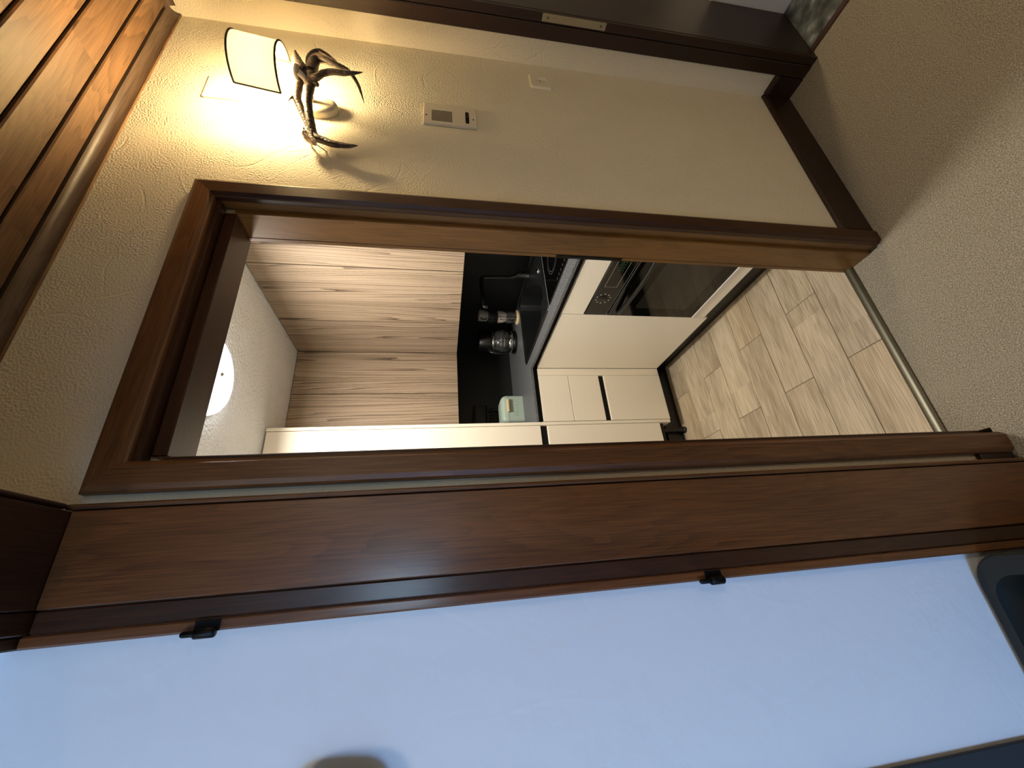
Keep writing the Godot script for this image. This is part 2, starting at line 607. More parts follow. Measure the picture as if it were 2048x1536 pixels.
# ------------------------------------------------------------------ the setting
func build_shell():
	ORG = Vector3.ZERO
	var st := begin()
	box(st, Vector3(-3.1, -0.2, -2.1), Vector3(3.1, -0.03, 4.1))
	struct("floor", st, M.grout, "bare screed below the carpet and the tiles")
	st = begin()
	box(st, Vector3(-3.1, 2.47, -2.1), Vector3(3.1, 2.6, 4.1))
	struct("ceiling", st, M.white_plaster, "slab above the ceilings")
	# hall wall with the kitchen doorway, cream rough plaster
	st = begin()
	box(st, Vector3(0.166, -0.03, -0.12), Vector3(0.248, 2.47, 0.0))
	box(st, Vector3(0.95, -0.03, -0.12), Vector3(1.78, 2.47, 0.0))
	box(st, Vector3(0.248, 2.052, -0.12), Vector3(0.95, 2.47, 0.0))
	struct("wall_front", st, M.plaster, "cream hand-rolled plaster wall round the kitchen doorway")
	st = begin()
	box(st, Vector3(-3.0, -0.03, -0.12), Vector3(0.166, 2.47, 0.0))
	struct("wall_white", st, M.white_plaster, "smooth white wall beside the panelled opening in blue daylight")
	# hall wall with the entrance doorway
	st = begin()
	box(st, Vector3(1.78, -0.03, 0.0), Vector3(2.11, 2.47, 0.15))
	box(st, Vector3(1.78, 2.12, 0.15), Vector3(2.11, 2.47, 1.12))
	box(st, Vector3(1.78, -0.03, 1.12), Vector3(2.11, 2.47, 4.0))
	struct("wall_right", st, M.plaster, "narrow cream plaster wall in the hall corner by the entrance doorway")
	# wall between hall and room: lintel and an unseen partition placed to block daylight
	st = begin()
	box(st, Vector3(-0.03, 2.13, 0.0), Vector3(0.165, 2.47, 1.5))
	box(st, Vector3(-0.03, 2.13, 1.5), Vector3(0.165, 2.47, 4.0))
	box(st, Vector3(0.132, -0.03, 1.5), Vector3(0.165, 2.13, 4.0))
	box(st, Vector3(0.132, 0.0, 1.0), Vector3(0.165, 2.094, 1.5))
	struct("wall_left", st, M.white_plaster, "wall above the panelled opening, with an unseen thin partition that blocks daylight")
	# kitchen walls
	st = begin()
	box(st, Vector3(-3.0, -0.03, -2.05), Vector3(3.0, 2.47, -1.9))
	struct("wall_back", st, M.white_plaster, "kitchen wall behind the drawers and the tall unit")
	st = begin()
	box(st, Vector3(1.75, -0.03, -1.9), Vector3(1.95, 2.47, -0.12))
	struct("wall_kitchen", st, M.white_plaster, "kitchen wall behind the sink and the hob")
	st = begin()
	box(st, Vector3(-0.75, -0.03, -1.9), Vector3(-0.65, 2.47, -0.12))
	struct("wall_far", st, M.white_plaster, "kitchen wall out of sight beyond the tall unit")
	st = begin()
	box(st, Vector3(-3.1, -0.03, -2.05), Vector3(-3.0, 2.47, 4.1))
	box(st, Vector3(3.0, -0.03, -2.05), Vector3(3.1, 2.47, 4.1))
	struct("wall_outer", st, M.white_plaster, "outer walls of the house")
	# wall with two unseen windows, placed to light the white wall and panel
	st = begin()
	for b in [[-3.0, -0.03, -2.85, 2.47], [-1.75, -0.03, -0.50, 2.47], [0.13, -0.03, 3.0, 2.47], [-2.85, -0.03, -1.75, 0.62], [-2.85, 2.2, -1.75, 2.47], [-0.50, -0.03, 0.13, 1.53], [-0.50, 2.31, 0.13, 2.47]]:
		box(st, Vector3(b[0], b[1], 4.0), Vector3(b[2], b[3], 4.1))
	struct("wall_rear", st, M.white_plaster, "unseen room wall with the windows placed behind the viewer")
	var n := 0
	for wd in [[-2.85, 0.62, -1.75, 2.2], [-0.50, 1.53, 0.13, 2.31]]:
		n += 1
		var wn := frame_root("window_%d" % n, ["unseen wide window behind the viewer, placed to light the white wall", "unseen small high window behind the viewer, placed for the reflection on the panel"][n - 1])
		var mx: float = (wd[0] + wd[2]) * 0.5
		st = begin()
		for b in [[wd[0], wd[1], wd[0] + 0.05, wd[3]], [wd[2] - 0.05, wd[1], wd[2], wd[3]], [wd[0] + 0.05, wd[1], wd[2] - 0.05, wd[1] + 0.05], [wd[0] + 0.05, wd[3] - 0.05, wd[2] - 0.05, wd[3]], [mx - 0.02, wd[1] + 0.05, mx + 0.02, wd[3] - 0.05]]:
			box(st, Vector3(b[0], b[1], 4.01), Vector3(b[2], b[3], 4.07), 0.004)
		part("frame", st, M.white, wn)
		for h in [[wd[0] + 0.05, mx - 0.02], [mx + 0.02, wd[2] - 0.05]]:
			st = begin()
			box(st, Vector3(h[0], wd[1] + 0.05, 4.035), Vector3(h[1], wd[3] - 0.05, 4.04))
			part("pane", st, M.pane, wn)
	# ceilings of kitchen and of the room
	st = begin()
	box(st, Vector3(-0.65, 2.356, -1.9), Vector3(1.75, 2.47, -0.12))
	struct("ceiling", st, M.ceiling_plaster, "pale stippled plaster ceiling of the kitchen")
	st = begin()
	box(st, Vector3(-3.0, 2.42, 0.0), Vector3(-0.03, 2.47, 4.0))
	struct("ceiling", st, M.white_plaster, "white ceiling of the room beside the hall")

func build_hall_ceiling():
	ORG = Vector3.ZERO
	var st := begin()
	box(st, Vector3(0.165, 2.366, 0.0), Vector3(1.78, 2.47, 4.0), 0.0, 0)
	var root := struct("ceiling", st, M.gap, "stained timber plank ceiling of the hall")
	var z := 0.036
	var w := 0.056
	var k := 0
	while z < 3.9:
		st = begin()
		var off := Vector2(rng.randf() * 0.4, rng.randf() * 2.0)
		box(st, Vector3(0.167, 2.352, z), Vector3(1.752, 2.365, z + w), 0.003, 0, off)
		part("plank", st, M.plank, root)
		z += w + 0.0075
		w = 0.081
		k += 1
	# hollow moulding in the angle of wall and ceiling
	for side in 2:
		st = begin()
		var prof := [Vector2(0.0065, 2.3325)]
		for i in 9:
			var a := PI * 0.5 * i / 8.0
			prof.append(Vector2(0.0285 - 0.022 * cos(a), 2.330 + 0.023 * sin(a)))
		prof.append(Vector2(0.0285, 2.365))
		prof.append(Vector2(0.0065, 2.365))
		if side == 0:
			prism(st, prof, Vector3(0, 0, 1), Vector3(0, 1, 0), Vector3(1, 0, 0), Vector3.ZERO, 0.167, 1.779, 0, true, true)
		else:
			prism(st, prof, Vector3(-1, 0, 0), Vector3(0, 1, 0), Vector3(0, 0, 1), Vector3(1.78, 0, 0), 0.0285, 3.9, 2, true, true)
		struct("trim_1" if side == 0 else "trim_2", st, M.cove, "dark hollow wooden moulding between the plank ceiling and the cream wall" if side == 0 else "dark hollow wooden moulding above the entrance doorway wall")
	st = begin()
	box(st, Vector3(0.167, 2.326, 0.0005), Vector3(1.779, 2.365, 0.006), 0.001, 0)
	struct("trim_3", st, M.strip, "thin light wooden strip under the hollow ceiling moulding")

func build_floors():
	ORG = Vector3.ZERO
	var st := begin()
	box(st, Vector3(-3.0, -0.03, 0.0), Vector3(1.815, 0.0, 4.0))
	box(st, Vector3(0.27, -0.03, -0.097), Vector3(0.93, 0.0, 0.0))
	struct("floor", st, M.carpet, "beige loop carpet of the hall")
	# entrance stone
	st = begin()
	box(st, Vector3(1.838, -0.03, 0.15), Vector3(3.0, 0.004, 1.3))
	struct("floor", st, M.stone, "mottled grey stone floor behind the entrance doorway")
	st = begin()
	box(st, Vector3(1.812, -0.03, 0.165), Vector3(1.838, 0.006, 1.12), 0.003, 2)
	struct("trim_4", st, M.oak_dark, "dark strip between the carpet and the entrance stone")
	# kitchen tiles
	st = begin()
	box(st, Vector3(-0.65, -0.03, -1.9), Vector3(1.75, -0.0025, -0.105))
	var root := struct("floor", st, M.grout, "kitchen floor of wood-look porcelain tiles")
	var row := 0
	var z := -0.1065
	while z > -1.85:
		var z0 := maxf(z - 0.1525, -1.895)
		var x := 0.638 + (0.0 if row % 2 == 0 else 0.306) - 0.612 * 3.0
		while x < 1.72:
			var a := maxf(x + 0.001, -0.648)
			var b := minf(x + 0.611, 1.745)
			if b - a > 0.02:
				st = begin()
				box(st, Vector3(a, -0.02, z0), Vector3(b, rng.randf_range(-0.0003, 0.0003), z), 0.0012, 0, Vector2(rng.randf() * 0.34, rng.randf() * 0.6))
				part("tile", st, M.tiles[rng.randi() % 4], root)
			x += 0.612
		z -= 0.1545
		row += 1
	# rounded threshold bar
	var t := thing("threshold_bar", "rounded metal threshold bar between the beige carpet and the kitchen tiles", "threshold", Vector3(0.6, 0, -0.111))
	st = begin()
	var prof := []
	for i in 13:
		var a := PI * i / 12.0
		prof.append(Vector2(-0.111 + 0.0165 * cos(a), 0.0005 + 0.0095 * sin(a)))
	prism(st, prof, Vector3(0, 0, 1), Vector3(0, 1, 0), Vector3(1, 0, 0), Vector3.ZERO, 0.273, 0.927, 0, true, true)
	part("bar", st, M.bronze, t)

# door casing profile: (across from the opening outwards, projection from the wall)
func casing_profile(w: float, d: float) -> Array:
	return [Vector2(0, 0.0), Vector2(0, d * 0.55), Vector2(0.004, d * 0.62), Vector2(0.010, d), Vector2(w - 0.012, d), Vector2(w - 0.003, d * 0.8), Vector2(w, d * 0.6), Vector2(w, 0.0)]

# mitred straight casing piece between two end points; inner side faces "inward"
func casing(st: SurfaceTool, prof: Array, a: Vector3, b: Vector3, inward: Vector3, out: Vector3, mit_a: float, mit_b: float, grain: int):
	var dir := (b - a).normalized()
	var n := prof.size()
	for i in n - 1:
		var p: Vector2 = prof[i]
		var q: Vector2 = prof[i + 1]
		var P := [a - inward * p.x + out * p.y - dir * p.x * mit_a, a - inward * q.x + out * q.y - dir * q.x * mit_a, b - inward * q.x + out * q.y + dir * q.x * mit_b, b - inward * p.x + out * p.y + dir * p.x * mit_b]
		var t := q - p
		var n3 := (inward * t.y + out * t.x).normalized()
		poly(st, P, grain, Vector2(a.x + a.z, 0.3 + a.y), n3)
	for e in [[a, mit_a, -1.0], [b, mit_b, 1.0]]:
		var pts := []
		for p in prof:
			pts.append(e[0] - inward * p.x + out * p.y + dir * p.x * e[1] * e[2])
		poly(st, pts, grain, Vector2.ZERO, dir * e[2])

func build_kitchen_door():
	var r := frame_root("door_1", "dark oak door frame round the open kitchen doorway")
	var cp := casing_profile(0.056, 0.022)
	var st := begin()
	casing(st, cp, Vector3(0.936, 0.0, 0.0005), Vector3(0.936, 2.050, 0.0005), Vector3(-1, 0, 0), Vector3(0, 0, 1), 0.0, 1.0, 1)
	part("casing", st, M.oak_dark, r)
	st = begin()
	casing(st, cp, Vector3(0.252, 0.0, 0.0005), Vector3(0.252, 2.050, 0.0005), Vector3(1, 0, 0), Vector3(0, 0, 1), 0.0, 1.0, 1)
	part("casing", st, M.oak, r)
	st = begin()
	casing(st, cp, Vector3(0.252, 2.050, 0.0005), Vector3(0.936, 2.050, 0.0005), Vector3(0, -1, 0), Vector3(0, 0, 1), 1.0, 1.0, 0)
	part("casing", st, M.oak, r)
	# linings, stepped back from the casing by the door rebate
	st = begin()
	box(st, Vector3(0.9365, 0.0, -0.03), Vector3(0.949, 2.05, 0.0), 0.001, 1)
	box(st, Vector3(0.925, 0.0, -0.112), Vector3(0.949, 2.018, -0.026), 0.0025, 1)
	box(st, Vector3(0.9262, 0.0, -0.127), Vector3(0.949, 2.018, -0.1125), 0.0015, 1)
	var jr := part("jamb_lining", st, M.oak_light, r)
	st = begin()
	box(st, Vector3(0.249, 0.0, -0.03), Vector3(0.2515, 2.05, 0.0), 0.001, 1)
	box(st, Vector3(0.249, 0.0, -0.127), Vector3(0.271, 2.018, -0.026), 0.0025, 1)
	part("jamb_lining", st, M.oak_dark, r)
	st = begin()
	box(st, Vector3(0.252, 2.0505, -0.03), Vector3(0.936, 2.039, 0.0), 0.001, 0)
	box(st, Vector3(0.272, 2.012, -0.112), Vector3(0.9245, 2.039, -0.026), 0.0025, 0)
	box(st, Vector3(0.272, 2.0145, -0.127), Vector3(0.9245, 2.039, -0.1125), 0.0015, 0)
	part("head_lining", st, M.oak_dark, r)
	# strike plate of the lock, dark metal, at the kitchen edge of the lining
	st = begin()
	box(st, Vector3(0.9235, 0.895, -0.1262), Vector3(0.9262, 1.121, -0.1135), 0.0008, 1)
	var sp := part("strike_plate", st, M.strike, jr)
	sp.set_meta("label", "dark metal strike plate")
	st = begin()
	for k in [[1.03, 1.075], [0.94, 0.985]]:
		box(st, Vector3(0.9228, k[0], -0.1245), Vector3(0.9234, k[1], -0.1155), 0.0, 1)
	part("latch_hole", st, M.gap, jr)

func build_side_opening():
	var r := frame_root("door_2", "dark varnished wooden lining of the wide opening beside the white wall")
	var st := begin()
	box(st, Vector3(0.0205, 0.0, 0.001), Vector3(0.165, 2.0945, 0.03), 0.0015, 1, Vector2(0.05, 0.2))
	part("jamb_board", st, M.oak_panel, r)
	st = begin()
	box(st, Vector3(-0.012, 0.0, 0.001), Vector3(0.0195, 2.0955, 0.0275), 0.003, 1, Vector2(0.21, 0.7))
	part("stop_strip", st, M.oak_stop, r)
	st = begin()
	box(st, Vector3(-0.0305, 0.0, 0.001), Vector3(-0.0128, 2.1035, 0.0285), 0.003, 1, Vector2(0.31, 0.1))
	part("edge_strip", st, M.oak_panel, r)
	st = begin()
	box(st, Vector3(0.0205, 2.095, 0.001), Vector3(0.165, 2.129, 1.518), 0.0015, 2, Vector2(0.02, 0))
	part("head_board", st, M.oak_dark, r)
	st = begin()
	box(st, Vector3(-0.012, 2.0965, 0.001), Vector3(0.0195, 2.129, 1.518), 0.002, 2, Vector2(0.12, 0))
	part("head_strip", st, M.oak_dark, r)
	st = begin()
	box(st, Vector3(-0.0305, 2.104, 0.001), Vector3(-0.0128, 2.129, 1.518), 0.002, 2, Vector2(0.22, 0))
	part("head_edge", st, M.oak_dark, r)
	st = begin()
	box(st, Vector3(0.168, 0.0, 0.0005), Vector3(0.1765, 2.108, 0.031), 0.003, 1)
	part("edge_moulding", st, M.oak, r)
	st = begin()
	box(st, Vector3(0.168, 2.0995, 0.032), Vector3(0.1765, 2.13, 1.51), 0.003, 2)
	part("edge_moulding", st, M.oak_dark, r)
	# lift-off hinges left on the frame: knuckle with its pin standing up
	for h in [[1.838, 1.868, 1.886], [0.955, 0.984, 1.006]]:
		st = begin()
		var o := Vector3(-0.0315, h[0], 0.0365)
		lathe(st, o, [Vector2(0, 0), Vector2(0.0062, 0), Vector2(0.0078, 0.002), Vector2(0.0078, h[1] - h[0] - 0.002), Vector2(0.0065, h[1] - h[0]), Vector2(0, h[1] - h[0])], 20)
		lathe(st, o + Vector3(0, h[1] - h[0], 0), [Vector2(0.0045, 0), Vector2(0.0045, h[2] - h[1] - 0.003), Vector2(0.003, h[2] - h[1]), Vector2(0, h[2] - h[1])], 16)
		box(st, Vector3(-0.0305, h[0] - 0.002, 0.0286), Vector3(-0.014, h[1] + 0.004, 0.0306), 0.0005, 1)
		box(st, Vector3(-0.034, h[0] + 0.001, 0.0286), Vector3(-0.029, h[1] - 0.001, 0.034), 0.0005, 1)
		var hg := part("hinge", st, M.iron, r)
		hg.set_meta("label", "black hinge knuckle with an upright pin")

func build_entrance_door():
	var r := frame_root("door_3", "dark oak frame of the entrance doorway with a pale latch plate")
	var st := begin()
	box(st, Vector3(1.764, 0.0, 0.090), Vector3(1.7795, 2.16, 0.1375), 0.003, 1, Vector2(0.1, 0.5))
	part("casing", st, M.oak_black, r)
	st = begin()
	box(st, Vector3(1.768, 0.0, 0.1385), Vector3(1.7795, 2.16, 0.1685), 0.002, 1, Vector2(0.25, 0.9))
	var c2 := part("casing", st, M.oak_black, r)
	st = begin()
	box(st, Vector3(1.785, 0.0, 0.1505), Vector3(2.112, 2.12, 0.168), 0.002, 1, Vector2(0.02, 0.2))
	part("jamb_lining", st, M.oak_black, r)
	st = begin()
	box(st, Vector3(1.7665, 0.893, 0.1435), Vector3(1.768, 1.129, 0.1675), 0.0005, 1)
	var lp := part("latch_plate", st, M.zinc, c2)
	lp.set_meta("label", "pale metal latch plate with two screws")
	st = begin()
	for y in [0.912, 1.11]:
		lathe(st, Vector3(1.7665, y, 0.1555), [Vector2(0.0042, 0), Vector2(0.0034, 0.0012), Vector2(0, 0.0014)], 14, Vector3(-1, 0, 0))
	part("screw", st, M.bronze, c2)
	st = begin()
	box(st, Vector3(1.764, 2.12, 0.169), Vector3(1.7795, 2.19, 1.16), 0.003, 2)
	part("casing", st, M.oak_black, r)
	st = begin()
	box(st, Vector3(1.764, 0.0, 1.09), Vector3(1.7795, 2.12, 1.16), 0.003, 1)
	part("casing", st, M.oak_black, r)

func build_skirting():
	ORG = Vector3.ZERO
	var prof := [Vector2(0.0005, 0.001), Vector2(0.017, 0.001), Vector2(0.017, 0.108), Vector2(0.013, 0.118), Vector2(0.008, 0.1215), Vector2(0.0005, 0.1225)]
	var st := begin()
	prism(st, prof, Vector3(0, 0, 1), Vector3(0, 1, 0), Vector3(1, 0, 0), Vector3.ZERO, 0.993, 1.7795, 0)
	struct("baseboard_front", st, M.oak_black, "dark brown skirting board between the kitchen doorway and the hall corner")
	st = begin()
	prism(st, prof, Vector3(-1, 0, 0), Vector3(0, 1, 0), Vector3(0, 0, 1), Vector3(1.78, 0, 0), 0.0172, 0.0895, 2)
	struct("baseboard_right", st, M.oak_black, "short dark skirting board in the hall corner by the entrance frame")
	st = begin()
	box(st, Vector3(0.177, 0.0005, 0.0005), Vector3(0.1955, 0.112, 0.014), 0.002, 1)
	struct("baseboard_left", st, M.oak_black, "stub of dark skirting board between the door frame and the panelled opening")

# ------------------------------------------------------------------ kitchen furniture
func door_slab(called: String, a: Vector3, b: Vector3, m: Material, parent: Node, off := Vector2.ZERO):
	var st := begin()
	box(st, a, b, 0.0015, 1, off)
	return part(called, st, m, parent)

func build_kitchen_units():
	var st: SurfaceTool
	# --- units under the worktop along the sink wall (fronts at x = 1.151)
	var t := thing("corner_cabinet", "cream corner cabinet with one wide plain front under the sink", "cabinet", Vector3(1.45, 0, -1.0))
	st = begin()
	box(st, Vector3(1.172, 0.1, -1.895), Vector3(1.745, 0.118, -0.7365), 0.0)
	box(st, Vector3(1.172, 0.118, -1.895), Vector3(1.745, 0.90, -1.877), 0.0)
	box(st, Vector3(1.172, 0.118, -0.7545), Vector3(1.745, 0.90, -0.7365), 0.0)
	box(st, Vector3(1.735, 0.118, -1.877), Vector3(1.745, 0.90, -0.7545), 0.0)
	part("body", st, M.carcass, t)
	st = begin()
	box(st, Vector3(1.194, 0.0005, -1.36), Vector3(1.206, 0.0995, -0.7365), 0.0)
	part("plinth", st, M.black_soft, t)
	door_slab("front_panel", Vector3(1.151, 0.104, -1.2945), Vector3(1.170, 0.897, -0.7375), M.cream, t)
	t = thing("oven_cabinet", "cream cabinet that houses the black oven", "cabinet", Vector3(1.45, 0, -0.43))
	st = begin()
	box(st, Vector3(1.172, 0.1, -0.7345), Vector3(1.745, 0.118, -0.135), 0.0)
	box(st, Vector3(1.172, 0.118, -0.7345), Vector3(1.745, 0.9, -0.7205), 0.0)
	box(st, Vector3(1.172, 0.118, -0.149), Vector3(1.745, 0.9, -0.135), 0.0)
	box(st, Vector3(1.172, 0.886, -0.7205), Vector3(1.745, 0.9, -0.149), 0.0)
	part("body", st, M.carcass, t)
	st = begin()
	box(st, Vector3(1.194, 0.0005, -0.7355), Vector3(1.206, 0.0995, -0.135), 0.0)
	part("plinth", st, M.black_soft, t)
	door_slab("upper_panel", Vector3(1.151, 0.787, -0.7345), Vector3(1.170, 0.897, -0.136), M.cream, t)
	door_slab("lower_panel", Vector3(1.151, 0.124, -0.7345), Vector3(1.170, 0.186, -0.136), M.cream, t)
	# --- drawers on the back wall (fronts at z = -1.295)
	t = thing("drawer_cabinet", "cream three drawer cabinet between the sink corner and the tall unit", "cabinet", Vector3(0.97, 0, -1.6))
	st = begin()
	box(st, Vector3(0.803, 0.1, -1.895), Vector3(1.170, 0.90, -1.316), 0.0)
	part("body", st, M.carcass, t)
	st = begin()
	box(st, Vector3(0.803, 0.0005, -1.372), Vector3(1.192, 0.0995, -1.361), 0.0)
	part("plinth", st, M.black_soft, t)
	door_slab("filler_strip", Vector3(1.1035, 0.104, -1.315), Vector3(1.150, 0.897, -1.2955), M.cream, t)
	st = begin()
	box(st, Vector3(0.805, 0.478, -1.3155), Vector3(1.102, 0.523, -1.312), 0.0)
	part("grip_channel", st, M.gap, t)
	door_slab("drawer", Vector3(0.8055, 0.7125, -1.315), Vector3(1.1015, 0.897, -1.295), M.cream, t)
	door_slab("drawer", Vector3(0.8055, 0.5155, -1.315), Vector3(1.1015, 0.7095, -1.295), M.cream, t)
	door_slab("drawer", Vector3(0.8055, 0.104, -1.315), Vector3(1.1015, 0.4805, -1.295), M.cream, t)
	# --- tall unit
	t = thing("tall_cabinet", "tall cream cabinet reaching the kitchen ceiling beside the drawers", "cabinet", Vector3(0.5, 0, -1.6))
	st = begin()
	box(st, Vector3(0.784, 0.108, -1.895), Vector3(0.8025, 2.352, -1.295), 0.0012)
	part("side_panel", st, M.cream, t)
	st = begin()
	box(st, Vector3(0.20, 0.15, -1.895), Vector3(0.783, 2.352, -1.317), 0.0)
	part("body", st, M.carcass, t)
	st = begin()
	box(st, Vector3(0.20, 0.875, -1.3165), Vector3(0.7825, 0.925, -1.3135), 0.0)
	part("grip_channel", st, M.gap, t)
	door_slab("upper_door", Vector3(0.202, 0.921, -1.315), Vector3(0.7815, 2.349, -1.295), M.cream, t)
	door_slab("lower_door", Vector3(0.202, 0.182, -1.315), Vector3(0.7815, 0.880, -1.295), M.cream, t)
	st = begin()
	box(st, Vector3(0.20, 0.0005, -1.372), Vector3(0.802, 0.107, -1.36), 0.0)
	part("plinth", st, M.black_soft, t)
	st = begin()
	lathe(st, Vector3(0.745, 0.0005, -1.335), [Vector2(0, 0), Vector2(0.02, 0), Vector2(0.02, 0.01), Vector2(0.012, 0.014), Vector2(0.012, 0.15), Vector2(0, 0.15)], 16)
	part("foot", st, M.black, t)
	# --- wall cabinets with striped ash fronts
	var spec := [
		["wall_cabinet above the hob", Vector3(1.421, 1.366, -0.752), Vector3(1.745, 2.352, -0.135), Vector3(1.401, 1.366, -0.7505), Vector3(1.420, 2.352, -0.135), "striped wood wall cabinet nearest the doorway, above the hob", Vector2(0.85, -1.3)],
		["b", Vector3(1.421, 1.366, -1.895), Vector3(1.745, 2.352, -0.7545), Vector3(1.401, 1.366, -1.5455), Vector3(1.420, 2.352, -0.7560), "wide striped wood wall cabinet above the black sink", Vector2(1.6, -0.1)],
		["c", Vector3(1.1085, 1.366, -1.895), Vector3(1.4195, 2.352, -1.566), Vector3(1.1095, 1.366, -1.565), Vector3(1.4005, 2.352, -1.546), "striped wood wall cabinet in the kitchen corner above the kettle", Vector2(0.2, -1.0)],
		["d", Vector3(0.804, 1.366, -1.895), Vector3(1.106, 2.352, -1.566), Vector3(0.804, 1.366, -1.565), Vector3(1.1045, 2.352, -1.546), "striped wood wall cabinet against the tall unit, above the bread bin", Vector2(0.9, -0.3)]]
	for s in spec:
		var mid: Vector3 = (s[1] + s[2]) * 0.5
		t = thing("wall_cabinet", s[5], "cabinet", Vector3(mid.x, 1.366, mid.z), "striped wood wall cabinets")
		st = begin()
		box(st, s[1], s[2], 0.0)
		part("body", st, M.carcass, t)
		door_slab("cabinet_door", s[3], s[4], M.ash, t, s[6])
	# --- black splashback boards
	t = thing("splashback", "black splashback board behind the sink and the tap", "splashback", Vector3(1.745, 0.942, -0.9), "black splashbacks")
	st = begin()
	box(st, Vector3(1.741, 0.942, -1.892), Vector3(1.7495, 1.364, -0.135), 0.0)
	part("board", st, M.splash, t)
	t = thing("splashback", "black splashback board behind the bread bin", "splashback", Vector3(1.2, 0.942, -1.895), "black splashbacks")
	st = begin()
	box(st, Vector3(0.804, 0.942, -1.8995), Vector3(1.7405, 1.364, -1.893), 0.0)
	part("board", st, M.splash, t)

func build_worktop():
	var t := thing("worktop", "dark grey stone-look corner worktop with a black recess under its edge", "worktop", Vector3(1.4, 0.905, -1.2))
	var st := begin()
	# slab left open where the bowl hangs
	for b in [[0.804, -1.892, 1.745, -1.372], [1.143, -1.372, 1.2195, -0.135], [1.69, -1.372, 1.745, -0.135], [1.2195, -0.802, 1.69, -0.135]]:
		box(st, Vector3(b[0], 0.927, b[1]), Vector3(b[2], 0.940, b[3]), 0.0)
	box(st, Vector3(0.804, 0.927, -1.372), Vector3(1.143, 0.940, -1.287), 0.0)
	part("slab", st, M.worktop, t)
	st = begin()
	box(st, Vector3(0.804, 0.9015, -1.33), Vector3(1.17, 0.9268, -1.317), 0.0)
	box(st, Vector3(1.173, 0.9015, -1.33), Vector3(1.186, 0.9268, -0.136), 0.0)
	part("grip_channel", st, M.gap, t)

